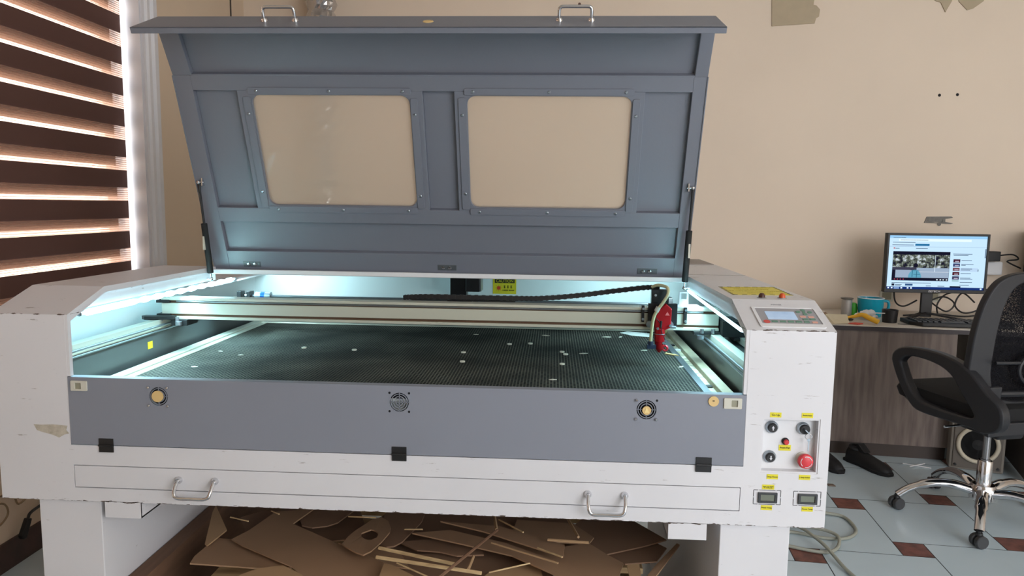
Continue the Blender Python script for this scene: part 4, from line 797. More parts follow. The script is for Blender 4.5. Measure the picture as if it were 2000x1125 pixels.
obj('flange', MB().lathe([(0.038, 0), (0.038, 0.006)], (0, 0, 0), n=28), 'cream', sp_, local=True); obj('flange', MB().lathe([(0.038, 0.113), (0.038, 0.119)], (0, 0, 0), n=28), mat('dark plastic flange', (92, 88, 84), 0.4), sp_, local=True)
tg = thing('tape_gun_cup', 'black plastic cup in front of the turquoise mug', 'cup', (3.487, 2.74, DT)); obj('cup_body', MB().lathe([(0.0, 0.0), (0.040, 0.0), (0.046, 0.078), (0.042, 0.078), (0.036, 0.006), (0, 0.006)], (0, 0, 0), n=28, cap=False), 'black', tg, smooth=True, local=True)
solo('glue_bottle', MB().lathe([(0.026, 0), (0.027, 0.045), (0.024, 0.060), (0.022, 0.075), (0.012, 0.080)], (3.385, 3.03, DT), n=20), mat('green plastic', (70, 176, 48), 0.4), 'small green plastic pot behind the silver wire spool', 'pot', smooth=True)
q = MB(); rnd = random.Random(3)
for i in range(14): q.ball((3.385+rnd.uniform(-0.045, 0.045), 2.82+rnd.uniform(-0.03, 0.03), DT+0.022+rnd.uniform(-0.002, 0.026)), rnd.uniform(0.017, 0.024), (rnd.uniform(0.8, 1.4), 1, rnd.uniform(0.6, 1)), 8)
solo('plastic_bag', q, mat('crumpled white film', (222, 224, 226), 0.3, bump=0.8, bscale=60), 'crumpled white plastic bag in front of the wire spool', 'bag')
kn = thing('utility_knife', 'yellow bent handle knife lying at the front of the desk', 'knife', (3.30, 2.655, DT))
obj('grip', MB().tube(smooth_path([(3.215, 2.70, DT+0.030), (3.262, 2.69, DT+0.040), (3.295, 2.675, DT+0.052), (3.330, 2.650, DT+0.035), (3.372, 2.622, DT+0.016)]), [0.010]*4+[0.013]*5+[0.017]*5+[0.019]*5+[0.020]*5+[0.016], 12, flat=((0, 0, 1), 0.75)), mat('yellow grip', (230, 176, 44), 0.45), kn, smooth=True); obj('blade', MB().tube([(3.18, 2.705, DT+0.028), (3.218, 2.70, DT+0.030)], 0.006, 8), 'pine', kn)
solo('red_card', MB().prism([(3.20, 2.640), (3.245, 2.605), (3.290, 2.640), (3.255, 2.672)], 'z', DT+0.0005, DT+0.006), mat('red card', (212, 84, 72), 0.6), 'small red card lying beside the yellow knife', 'card', bevel=0.001)
q = MB().slab([(3.085, 2.650, DT+0.001), (3.115, 2.615, DT+0.001), (3.205, 2.63, DT+0.006), (3.200, 2.66, DT+0.052), (3.085, 2.69, DT+0.05)], (0, 0.003, 0.0012)); solo('paper_scrap', q, mat('crumpled craft paper', (206, 194, 166), 0.8, bump=0.5, bscale=20), 'torn piece of pale brown paper at the desk edge by the machine', 'paper')
solo('pen_holder_rod', MB().cyl((3.44, 2.70, DT+0.060), (3.36, 2.74, DT+0.056), 0.003), 'white_clean', 'thin white stick resting across the black cup', 'stick')
for i, (x, y, a, m_, lb) in enumerate(((3.55, 2.65, -0.3, 'black_metal', 'black tweezer blade lying in front of the black cup'), (3.60, 2.66, 0.1, 'steel', 'silver blade lying between the black cup and the keyboard'), (3.63, 2.635, -0.15, 'black', 'thin black strip lying just left of the keyboard'))):
    d = Vector((math.cos(a), math.sin(a)))*0.05; nn = Vector((-d.y, d.x)).normalized()*0.007; z_ = DT + 0.0005
    solo('small_tool', MB().slab([(x-d.x, y-d.y, z_), (x+d.x, y+d.y, z_), (x+nn.x, y+nn.y, z_)], (0, 0, 0.003)), m_, lb, 'tool')
q = MB(); q.lathe([(0.030, 0), (0.032, 0.012), (0.030, 0.022), (0.0, 0.023)], (3.775, 2.77, DT+0.0), n=24); solo('red_disc', q, 'red_pl', 'flat red plastic cap behind the keyboard under the monitor', 'cap', smooth=True)
# stack of boards and cut rings on the desk beside the machine
for i, (x0, y0, x1, y1, m_, lb) in enumerate(((2.62, 2.70, 3.16, 3.10, 'mdf3', 'lowest board in the stack behind the machine tower'), (2.60, 2.74, 3.12, 3.12, 'mdf2', 'second board in the stack behind the machine tower'), (2.58, 2.76, 3.14, 3.16, 'cream', 'third pale board in the stack behind the machine tower'), (2.56, 2.78, 3.13, 3.18, 'mdf2', 'fourth thin board in the stack behind the machine tower'), (2.55, 2.80, 3.12, 3.20, 'desk_t', 'topmost pale grey board of the stack on the desk'))):
    solo('flat_board', MB().box(x0, y0, DT+0.0005+i*0.011, x1, y1, DT+0.0065+i*0.011+0.004), m_, lb, 'board', 'boards stacked on the desk', bevel=0.0005)
solo('plywood_tag', MB().prism([(2.88, 3.00), (3.00, 2.99), (3.01, 3.06), (2.89, 3.07)], 'z', DT+0.0555, DT+0.062), 'tan', 'small yellow plywood tag on top of the board stack', 'tag')
for i, (x, y, R, m_, lb) in enumerate(((3.19, 2.74, 0.030, 'white_clean', 'small white cut ring on the desk near the machine'), (3.26, 2.80, 0.030, 'black', 'flat black ring in front of the wire spool'), (3.20, 2.84, 0.022, 'black', 'smaller black ring behind the white cut ring'))):
    solo('cut_ring', MB().torus((x, y, DT+0.005), R, 0.0048, n=24, m=8), m_, lb, 'ring', smooth=True)
# cables behind the monitor, power adapter, phone
cabs = [[(3.62, 3.00, 0.30), (3.63, 2.99, 0.20), (3.68, 2.98, 0.17), (3.76, 2.98, 0.21)], [(3.85, 2.99, 0.20), (3.95, 2.99, 0.14), (4.0, 2.99, 0.19), (3.93, 2.99, 0.235), (3.84, 2.99, 0.20), (3.82, 2.99, 0.15)], [(4.13, 3.0, 0.20), (4.05, 3.0, 0.26), (4.01, 3.0, 0.18), (4.08, 3.0, 0.13), (4.20, 3.0, 0.18), (4.26, 3.0, 0.28)], [(3.86, 3.05, 0.25), (4.02, 3.05, 0.26), (4.18, 3.05, 0.27), (4.3, 3.05, 0.30)], [(3.70, 3.02, 0.105), (3.9, 3.0, 0.12), (4.1, 3.0, 0.11), (4.3, 3.0, 0.16)], [(3.93, 3.04, 0.105), (3.92, 3.04, 0.18), (3.98, 3.04, 0.25), (4.14, 3.04, 0.27)]]
cl_l = ['short black cable looping down behind the left of the monitor', 'black cable coiled in a loop behind the monitor stand', 'black cable looping up beside the right end of the monitor', 'straight black cable running right below the monitor', 'black cable lying on the desk behind the keyboard', 'black cable rising behind the monitor stand to the right']
for p_, lb in zip(cabs, cl_l): solo('computer_cable', MB().tube(smooth_path(p_, 8), 0.0052, 8), 'black', lb, 'cable', 'black cables behind the monitor', smooth=True)
ad = thing('power_strip', 'white box with a black plug on the wall right of the monitor', 'adapter', (4.26, 3.28, 0.40)); obj('case', MB().box(4.20, 3.22, 0.36, 4.42, 3.298, 0.45), 'white_clean', ad, bevel=0.01); obj('plug', MB().box(4.19, 3.17, 0.455, 4.37, 3.25, 0.520), 'black', ad, bevel=0.005); obj('cord', MB().tube(smooth_path([(4.37, 3.21, 0.49), (4.46, 3.20, 0.50), (4.50, 3.20, 0.47), (4.43, 3.20, 0.455), (4.52, 3.20, 0.41)]), 0.005, 8), 'black', ad, smooth=True)
for x, lb in ((3.71, 'pale wall socket hidden behind the left of the monitor stand'), (4.02, 'pale wall socket behind the right of the monitor stand')):
    s_ = thing('wall_socket', lb, 'socket', (x, YB, 0.16)); obj('plate', MB().box(x-0.045, YB-0.012, 0.16, x+0.045, YB, 0.235), 'cream', s_, bevel=0.003); obj('insert', MB().box(x-0.03, YB-0.016, 0.175, x+0.03, YB-0.010, 0.222), 'cream_shaded', s_)
pcx = thing('computer_tower', 'black computer tower at the right edge of the desk', 'computer', (4.72, 3.0, DT)); obj('case', MB().prism([(4.488, 2.85), (4.70, 2.80), (4.80, 3.20), (4.56, 3.24)], 'z', DT+0.0005, 0.66), 'black', pcx, bevel=0.006); obj('side_bolt', MB().cyl((4.482, 2.90, 0.60), (4.492, 2.90, 0.60), 0.008), 'steel', pcx)
# speaker under the desk
sk = thing('loudspeaker', 'grey loudspeaker box with a pale ring standing under the desk', 'speaker', (3.865, 2.385, FL), math.radians(-20))
obj('cabinet', MB().box(-0.135, 0.008, 0.0005, 0.135, 0.11, 0.315), mat('grey speaker cabinet', (132, 124, 114), 0.6), sk, bevel=0.010, local=True)
obj('baffle', MB().box(-0.120, 0.0, 0.014, 0.120, 0.008, 0.302), mat('dark baffle', (96, 88, 80), 0.6), sk, bevel=0.003, local=True)
obj('surround_ring', MB().torus((0, -0.004, 0.158), 0.098, 0.012, (0, 1, 0), 40, 10), mat('pale speaker ring', (190, 180, 160), 0.45), sk, smooth=True, local=True)
obj('cone', MB().lathe([(0.090, 0), (0.03, -0.0), (0.0, 0.01)], (0, -0.001, 0.158), (0, -1, 0), 32), 'black_matt', sk, smooth=True, local=True)
for x, z in ((-0.105, 0.03), (0.105, 0.03), (-0.105, 0.286), (0.105, 0.286)): obj('screw', MB().cyl((x, 0.0, z), (x, -0.006, z), 0.007), 'black', sk, local=True)
# shoes
def shoe(name_lb, loc, rz):
    s_ = thing('shoe', name_lb, 'shoe', loc, rz, None)
    prof = [(-0.14, 0.036, 0.075), (-0.11, 0.042, 0.088), (-0.05, 0.038, 0.080), (0.02, 0.044, 0.062), (0.09, 0.050, 0.048), (0.14, 0.036, 0.034), (0.158, 0.015, 0.020)]
    q = MB(); n = 16; vs = []
    for y, w_, h_ in prof:
        for j in range(n):
            a = 2*math.pi*j/n; cx = math.copysign(abs(math.cos(a))**0.7, math.cos(a)); sz_ = math.sin(a); vs.append((w_*cx, y, 0.014 + (h_*max(sz_, 0)) ))
    fs = [(i*n+j, i*n+(j+1) % n, (i+1)*n+(j+1) % n, (i+1)*n+j) for i in range(len(prof)-1) for j in range(n)] + [tuple(range(n)), tuple(range((len(prof)-1)*n, len(prof)*n))]
    q.add(vs, fs); obj('upper', q, 'shoe', s_, smooth=True, local=True, subs=1)
    sole = [(-0.036, -0.145), (0.036, -0.145), (0.044, -0.10), (0.038, -0.03), (0.052, 0.07), (0.046, 0.13), (0.020, 0.163), (-0.020, 0.163), (-0.046, 0.13), (-0.052, 0.07), (-0.038, -0.03), (-0.044, -0.10)]
    obj('sole', MB().prism(sole, 'z', 0.0, 0.018), 'black_matt', s_, bevel=0.004, local=True)
    obj('tongue', MB().prism([(0.00, 0.085), (-0.05, 0.125), (-0.075, 0.12), (-0.035, 0.075)], 'x', -0.024, 0.024), 'shoe', s_, bevel=0.004, local=True)
    obj('collar', MB().torus((0, -0.085, 0.092), 0.034, 0.008, (0, 0.2, 1), 20, 8), 'shoe', s_, smooth=True, local=True)
shoe('black leather shoe lying on the tiles in front of the desk', (3.265, 2.40, FL), math.radians(205))
shoe('black shoe mostly hidden behind the white machine tower', (3.035, 2.43, FL), math.radians(192))

# ------------------------------------------------------------------ office chair
oc = thing('office_chair', 'black mesh office chair with a chrome star base, facing the desk', 'chair', (3.523, 1.743, FL), math.radians(15))
# star base: arm angles in world are 167 + 72k degrees
for k in range(5):
    a = math.radians(167 + 72*k - 15); d = Vector((math.cos(a), math.sin(a), 0)); R = 0.37
    lg = obj('base_leg', MB().tube(smooth_path([d*0.045+Vector((0, 0, 0.135)), d*0.13+Vector((0, 0, 0.155)), d*0.22+Vector((0, 0, 0.150)), d*0.31+Vector((0, 0, 0.115)), d*0.365+Vector((0, 0, 0.072))], 5), [0.030]*6+[0.027]*7+[0.022]*8, 14, flat=((0, 0, 1), 0.72)), 'chrome', oc, smooth=True, local=True)
    cpos = d*R; sd = Vector((-d.y, d.x, 0)); rot = (0.5, -0.9, 0.3, 1.2, -0.4)[k]; sd = Vector((math.cos(a+1.57+rot), math.sin(a+1.57+rot), 0))
    q = MB()
    for s_ in (-1, 1): q.lathe([(0.001, -0.013), (0.024, -0.013), (0.029, -0.006), (0.029, 0.009), (0.0255, 0.013), (0.001, 0.013)], tuple(cpos + Vector((0, 0, 0.0292)) + sd*0.017*s_), tuple(sd), 24)
    cs_ = obj('caster', q, mat('dark grey caster', (60, 61, 64), 0.5), lg, smooth=True, local=True)
    obj('caster_stem', MB().cyl(cpos+Vector((0, 0, 0.03)), cpos+Vector((0, 0, 0.075)), 0.010).lathe([(0.016, 0.056), (0.014, 0.066)], tuple(cpos), (0, 0, 1), 16), 'black', lg, smooth=True, local=True)
obj('hub', MB().lathe([(0.040, 0.085), (0.058, 0.10), (0.060, 0.15), (0.050, 0.172), (0.032, 0.176)], (0, 0, 0), n=36), 'chrome', oc, smooth=True, local=True)
obj('column', MB().lathe([(0.032, 0.172), (0.032, 0.285), (0.029, 0.290)], (0, 0, 0), n=28), 'chrome', oc, smooth=True, local=True)
obj('gas_lift', MB().lathe([(0.021, 0.287), (0.021, 0.296), (0.016, 0.298), (0.016, 0.44)], (0, 0, 0), n=24), mat('worn chrome', (150, 150, 152), 0.25, 0.9), oc, smooth=True, local=True)
obj('tilt_mechanism', MB().prism([(-0.12, 0.43), (0.11, 0.43), (0.14, 0.47), (0.14, 0.50), (-0.15, 0.50)], 'x', -0.07, 0.07), 'chair', oc, bevel=0.008, local=True)
obj('tilt_lever', MB().tube([(-0.06, 0.05, 0.455), (-0.2, 0.05, 0.45)], 0.006, 8), 'chrome', oc, smooth=True, local=True)
# seat: thick upholstered cushion over a shell
def seat_loop(w_, yb, yf, z, r_=0.08): return [(x, y, z) for x, y in roundrect(-w_, yb, w_, yf, r_, 5)]
def loft(loops):
    q = MB(); n = len(loops[0]); vs = [p for l in loops for p in l]; fs = [(i*n+j, i*n+(j+1) % n, (i+1)*n+(j+1) % n, (i+1)*n+j) for i in range(len(loops)-1) for j in range(n)]; fs += [tuple(range(n)), tuple(range((len(loops)-1)*n, len(loops)*n))]; return q.add(vs, fs)
obj('seat', loft([seat_loop(0.225, -0.21, 0.30, 0.535), seat_loop(0.262, -0.24, 0.335, 0.55), seat_loop(0.272, -0.25, 0.345, 0.585), seat_loop(0.262, -0.24, 0.33, 0.615), seat_loop(0.22, -0.2, 0.28, 0.625)]), 'cushion', oc, smooth=True, local=True)
obj('seat_shell', loft([seat_loop(0.14, -0.18, 0.18, 0.495), seat_loop(0.235, -0.235, 0.31, 0.525), seat_loop(0.255, -0.245, 0.325, 0.548)]), 'chair', oc, smooth=True, local=True)
# arms: flat loops of moulded plastic
AO = [(0.301, 0.732), (0.297, 0.763), (0.261, 0.797), (0.187, 0.817), (0.045, 0.825), (-0.088, 0.81), (-0.179, 0.773), (-0.268, 0.704), (-0.34, 0.663), (-0.361, 0.611), (-0.345, 0.556), (-0.275, 0.524), (-0.214, 0.528), (-0.039, 0.520), (0.098, 0.518), (0.151, 0.537), (0.209, 0.591), (0.262, 0.659)]
AI = [(0.240, 0.733), (0.205, 0.765), (0.124, 0.776), (-0.002, 0.765), (-0.084, 0.73), (-0.14, 0.67), (-0.20, 0.610), (-0.215, 0.580), (-0.163, 0.566), (0.034, 0.566), (0.12, 0.580), (0.185, 0.640)]
def resample(P, n):
    P = smooth_path([(p[0], p[1], 0) for p in P] + [(P[0][0], P[0][1], 0)], 5); L_ = [0]
    for a, b in zip(P, P[1:]): L_.append(L_[-1] + (b-a).length)
    out = []; k = 0
    for i in range(n):
        t = L_[-1]*i/n
        while L_[k+1] < t: k += 1
        out.append(P[k].lerp(P[k+1], (t-L_[k])/max(L_[k+1]-L_[k], 1e-9)))
    return [(p.x, p.y) for p in out]
for s_ in (-1, 1):
    x = 0.265*s_ + 0.022*s_
    q = MB().ring(resample(AO, 60), resample(AI, 60), 'x', x-0.024, x+0.024)
    obj('armrest', q, 'chair', oc, bevel=0.009, smooth=True, local=True)
# back: frame loop, mesh, lumbar support, cross bar
BA = math.radians(2); BM = Matrix.Translation((0, -0.175, 0.62)) @ Matrix.Rotation(BA, 4, 'X')
_h = [(-0.262, 0.0), (-0.300, 0.12), (-0.300, 0.24), (-0.288, 0.36), (-0.262, 0.47), (-0.212, 0.555), (-0.13, 0.592)]
fo = smooth_path([(x, z, 0) for x, z in _h] + [(0, 0.598, 0)] + [(-x, z, 0) for x, z in _h[::-1]] + [(0, -0.02, 0)], 5)
fo = fo + smooth_path([fo[-1], (-0.12, -0.018, 0), (-0.262, 0.0, 0)], 4)[1:-1]
cen = Vector((0, 0.27, 0)); fi = [Vector(((p.x)*0.66, cen.y + (p.y-cen.y)*0.88, 0)) for p in fo]
def bend(p, yy): return (p[0], yy - 0.35*(p[0]**2) * -1.0, p[1])
q = MB(); q.X = BM; n = len(fo); vs = []
for lp, yy in ((fo, -0.018), (fi, -0.016), (fo, 0.018), (fi, 0.014)): vs += [bend(p, yy) for p in lp]
fs = []
for i in range(n):
    j = (i+1) % n; fs += [(i, j, n+j, n+i), (2*n+i, 3*n+i, 3*n+j, 2*n+j), (i, 2*n+i, 2*n+j, j), (n+i, n+j, 3*n+j, 3*n+i)]
q.add(vs, fs); obj('back_frame', q, 'chair', oc, bevel=0.006, smooth=True, local=True)
q = MB(); q.X = BM; vs = []; fs = []; NX, NZ = 14, 14
for r_ in range(NZ+1):
    z = 0.0 + 0.545*r_/NZ; w_ = 0.205 if z < 0.33 else 0.205 - 0.065*((z-0.33)/0.2)**1.6
    for c_ in range(NX+1): xx = -w_+2*w_*c_/NX; vs.append(bend((xx, z), 0.004))
for r_ in range(NZ):
    for c_ in range(NX): a = r_*(NX+1)+c_; fs.append((a, a+1, a+NX+2, a+NX+1))
q.add(vs, fs); obj('back_mesh', q, 'mesh', oc, local=True)
q = MB(); q.X = BM
for zz, hh in ((0.06, 0.014), (0.20, 0.008)): q.tube([bend((xx*0.0213, zz), -0.045) for xx in range(-10, 11)], hh, 8)
for r1 in (0.075, 0.045): q.tube([(r1*math.cos(2*math.pi*i/24)*1.35, -0.045, 0.17+r1*math.sin(2*math.pi*i/24)) for i in range(24)], 0.009, 8, closed=True)
obj('lumbar_support', q, 'chair', oc, smooth=True, local=True)
q = MB()
for s_ in (-1, 1): q.slab([(0.21*s_, -0.22, 0.52), (0.268*s_, -0.22, 0.52), (0.268*s_, -0.225, 0.72), (0.20*s_, -0.225, 0.72)], (0, -0.022, 0))
q.box(-0.27, -0.262, 0.50, 0.27, -0.235, 0.56); obj('back_bracket', q, 'chair', oc, bevel=0.006, local=True)

# ------------------------------------------------------------------ grey cable on the floor, wall things, duct
solo('floor_cable', MB().tube(smooth_path([(2.30, 1.50, FL+0.008), (2.50, 1.49, FL+0.008), (2.571, 1.481, FL+0.008), (2.67, 1.438, FL+0.008), (2.774, 1.447, FL+0.008), (2.847, 1.531, FL+0.008), (2.851, 1.669, FL+0.008), (2.779, 1.703, FL+0.012), (2.68, 1.70, FL+0.014), (2.56, 1.64, FL+0.012)], 8), 0.0075, 10), 'cable', 'grey cable looping out from under the machine onto the tiles', 'cable', smooth=True)
solo('floor_cable', MB().tube(smooth_path([(2.30, 1.60, FL+0.022), (2.52, 1.56, FL+0.022), (2.62, 1.52, FL+0.023), (2.70, 1.475, FL+0.024), (2.726, 1.42, FL+0.020), (2.68, 1.33, FL+0.010), (2.60, 1.30, FL+0.0085), (2.45, 1.36, FL+0.0085)], 8), 0.0075, 10), 'cable', 'grey cable curling back under the machine beside the loop', 'cable', smooth=True)
solo('floor_cable', MB().tube(smooth_path([(2.35, 1.66, FL+0.037), (2.555, 1.50, FL+0.037), (2.605, 1.383, FL+0.037), (2.628, 1.30, FL+0.030), (2.650, 1.15, FL+0.012), (2.68, 1.0, FL+0.0085)], 8), 0.0075, 10), 'cable', 'grey cable running forward across the tiles to the bottom edge', 'cable', smooth=True)
for i, (x, y) in enumerate(((2.66, 1.98), (2.78, 2.03))): pass
solo('floor_chip', MB().prism([(2.93, 2.085), (2.965, 2.08), (2.962, 2.108), (2.928, 2.11)], 'z', FL+0.0003, FL+0.006), mat('brown chip', (110, 96, 84), 0.7), 'small brown chip on the pale tile below the shoe', 'chip')
for k, (p1, p2) in enumerate((((3.50, 2.475), (3.63, 2.41)), ((3.51, 2.41), (3.62, 2.465)))): solo('cotton_stick', MB().cyl((*p1, FL+0.0035+k*0.006), (*p2, FL+0.0035+k*0.006), 0.003), 'white_clean', ['thin white stick under the crossed one by the desk plinth', 'thin white stick lying crossed on top of another by the plinth'][k], 'stick')
# silver duct behind the machine
du = MB(); prof = []
for i in range(136): prof.append((0.092 + 0.010*math.cos(i*math.pi/2), 0.0 + i*0.024))
rnd = random.Random(5); vs = []; n = 28
for r_, h in prof:
    for j in range(n): a = 2*math.pi*j/n; rr_ = r_ + rnd.uniform(-0.005, 0.005); vs.append((-0.135+rr_*math.cos(a), 3.12+rr_*math.sin(a), FL+h))
du.add(vs, [(i*n+j, i*n+(j+1) % n, (i+1)*n+(j+1) % n, (i+1)*n+j) for i in range(len(prof)-1) for j in range(n)])
solo('exhaust_duct', du, mat('crinkled foil', (205, 205, 208), 0.22, 0.95, bump=0.9, bscale=45), 'silver crinkled foil exhaust duct rising behind the raised lid', 'duct')
# wooden cut-outs, wire and fixings on the wall
q = MB().prism([(2.832, 2.26), (2.846, 1.984), (3.122, 2.002), (3.130, 2.035), (3.148, 2.045), (3.152, 2.09), (3.128, 2.115), (3.108, 2.12), (3.112, 2.16), (3.09, 2.175), (3.085, 2.26)], 'y', YB-0.008, YB-0.0005)
o = solo('wall_cutout', q, mat('pale plywood', (182, 167, 142), 0.7, var=0.08, vscale=12), 'pale plywood cut-out with a scalloped side high on the wall', 'cut-out')
q = MB().prism([(3.84, 2.26), (3.865, 2.16), (3.895, 2.14), (3.92, 2.135), (3.955, 2.072), (3.99, 2.14), (4.0, 2.26)], 'y', YB-0.008, YB-0.0005); solo('wall_cutout', q, mat('pale plywood two', (182, 167, 142), 0.7, var=0.08, vscale=12), 'pointed plywood cut-out, left one of the pair at the top right', 'cut-out')
q = MB().prism([(4.02, 2.26), (4.035, 2.14), (4.092, 2.085), (4.13, 2.095), (4.19, 2.14), (4.23, 2.26)], 'y', YB-0.008, YB-0.0005); solo('wall_cutout', q, mat('pale plywood three', (182, 167, 142), 0.7, var=0.08, vscale=12), 'shield shaped plywood cut-out at the top right of the wall', 'cut-out')
q = MB().ring([(3.925, 0.70), (3.94, 0.742), (4.10, 0.745), (4.112, 0.735), (4.062, 0.728), (4.062, 0.708), (4.115, 0.700), (4.10, 0.694)][::1], [(3.945, 0.708), (3.952, 0.730), (4.02, 0.732), (4.04, 0.730), (4.045, 0.722), (4.045, 0.714), (4.04, 0.706), (4.0, 0.704)], 'y', YB-0.006, YB-0.0005).box(3.95, YB-0.003, 0.706, 4.045, YB-0.0006, 0.732).lathe([(0.012, 0), (0.012, 0.004)], (4.025, YB-0.001, 0.692), (0, -1, 0), 12)
solo('wall_bracket', q, mat('grey metal plate', (110, 108, 104), 0.5, 0.5, var=0.3, vscale=60), 'small grey metal bracket screwed to the wall above the monitor', 'bracket')
for x, z, lb in ((3.962, 1.543, 'left drill hole of the pair high on the right wall area'), (4.077, 1.547, 'right drill hole of the pair high on the right wall area'), (1.571, 2.13, 'brown screw in the wall above the right lid handle'), (1.43, 1.497, 'left dark screw on the wall seen through the right lid window'), (1.55, 1.505, 'right dark screw on the wall seen through the right lid window'), (-0.60, 1.72, 'dark screw beside the window casing')):
    if z == 1.72: solo('wall_screw', MB().cyl((XL, 2.36, 1.51), (XL+0.005, 2.36, 1.51), 0.008, 12), 'dark', 'dark screw in the left wall beside the window casing', 'screw'); continue
    solo('wall_plug' if x > 3 else 'wall_screw', MB().lathe([(0.010, 0), (0.008, 0.004)], (x, YB, z), (0, -1, 0), 12), mat('brown screw head', (92, 60, 48), 0.5) if z > 2 else 'dark', lb, 'plug' if x > 3 else 'screw', smooth=True)
solo('wall_wire', MB().tube([(XL+0.004, 3.085, 2.6), (XL+0.004, 3.10, 0.5)], 0.005, 8), mat('dark wire', (70, 62, 54), 0.6), 'thin dark wire running down the left wall near the corner', 'wire', smooth=True)
# power cord and rumpled cloth on the left
pcd = thing('power_plug', 'black plug hanging on its cable against the left wall', 'plug', (-0.70, 0.94, -0.60))
obj('plug_body', MB().prism([(0.985, -0.525), (0.965, -0.515), (0.925, -0.575), (0.932, -0.592), (0.950, -0.594)], 'x', -0.712, -0.690), 'black', pcd, bevel=0.004)
obj('cord', MB().tube(smooth_path([(-0.70, 0.972, -0.522), (-0.70, 0.985, -0.505), (-0.70, 1.03, -0.498), (-0.70, 1.12, -0.495), (-0.705, 1.25, -0.52), (-0.712, 1.5, -0.58)]), 0.006, 8), 'black', pcd, smooth=True)
for kk_, (P_, lb) in enumerate((([(-0.725, 0.80, -0.40), (-0.725, 0.88, -0.42), (-0.725, 0.90, -0.47), (-0.725, 0.85, -0.50), (-0.725, 0.79, -0.49)], 'tan cord looped against the left wall, the lower loop'), ([(-0.725, 0.84, -0.38), (-0.725, 0.93, -0.40), (-0.725, 0.96, -0.455), (-0.725, 1.05, -0.43), (-0.725, 1.15, -0.40)], 'tan cord running along the left wall above the plug'))):
    solo('cord', MB().tube(smooth_path(P_), 0.004, 6), mat('tan cord', (150, 128, 100), 0.7), lb, 'cord', smooth=True)
solo('timber_board', MB().box(0.2605, 0.06, FL, 0.312, 1.24, -0.262), 'beam_w', 'long brown timber standing on edge against the left leg', 'board', bevel=0.002)
for k, (x, y) in enumerate([(0.558, 0.71), (0.741, 0.696), (1.122, 0.698), (1.137, 0.551), (1.347, 0.885), (1.462, 0.748), (1.474, 0.706), (1.46, 0.551), (1.271, 0.866)]):
    solo('punched_chip', MB().lathe([(0.0085, 0), (0.0085, 0.004)], (x, y, 0.2702), n=14), 'scrap', 'small round white chip on the honeycomb bed, ' + ['leftmost of all', 'second from the left', 'upper of the two near the centre', 'lower of the two near the centre', 'farthest back right of the centre', 'upper one of the close pair', 'lower one of the close pair', 'nearest to the front on the right', 'back one left of the farthest'][k], 'chip', 'round white chips on the cutting bed')
rs = random.Random(11)
for k, (x, y, L_) in enumerate([(1.43, 0.34, 0.012), (1.754, 0.811, 0.012), (1.694, 1.067, 0.01), (1.64, 1.06, 0.018), (1.128, 1.049, 0.01), (1.536, 0.731, 0.016), (1.402, 1.062, 0.016), (0.33, 0.383, 0.010), (0.394, 0.567, 0.008), (1.841, 0.558, 0.012), (1.749, 1.108, 0.008), (0.30, 0.62, 0.008)]):
    a = rs.uniform(-0.6, 0.9); dx_, dy_ = math.cos(a)*L_, math.sin(a)*L_
    solo('cut_sliver', MB().slab([(x-dx_, y-dy_, 0.2705), (x-dy_*0.3, y+dx_*0.3+0.002, 0.2705), (x+dx_, y+dy_, 0.2705), (x+dy_*0.3, y-dx_*0.3, 0.2705)], (0, 0, 0.002)), 'scrap', 'small pale sliver on the cutting bed, ' + ['closest to the front flap', 'just behind the red laser head', 'back right beside another one', 'long one at the back right', 'near the back edge at the centre', 'grey one right of the chips', 'at the back right of centre', 'near the front left corner', 'left side towards the middle', 'at the right edge strip', 'under the cable chain end', 'left edge halfway back'][k], 'sliver', 'slivers scattered on the cutting bed')
solo('plywood_chip', MB().prism([(1.818, 0.757), (1.835, 0.742), (1.862, 0.722), (1.852, 0.748), (1.838, 0.752), (1.826, 0.772)], 'z', 0.2705, 0.274), 'tan', 'pale plywood sliver lying on the bed below the laser nozzle', 'chip')
solo('paper_piece', MB().prism([(1.700, 1.165), (1.735, 1.205), (1.835, 1.160), (1.812, 1.085), (1.745, 1.105)], 'z', 0.2705, 0.2715), mat('white paper piece', (226, 236, 232), 0.6), 'white paper piece lying at the far right corner of the bed', 'paper')
for k, (x, y, w_, m_) in enumerate(((1.880, 0.86, 0.010, 'trimw'), (1.876, 0.95, 0.008, 'black'), (1.879, 0.33, 0.009, 'black'), (1.874, 0.5, 0.007, 'trimw'))):
    solo('channel_scrap', MB().box(x-w_, y-0.012, 0.2645, x+w_, y+0.012, 0.268), m_, ['white rectangular scrap in the channel right of the bed', 'black scrap in the channel at the far right of the bed', 'dark scrap in the channel near the front right corner', 'small white scrap in the channel halfway along the bed'][k], 'scrap')
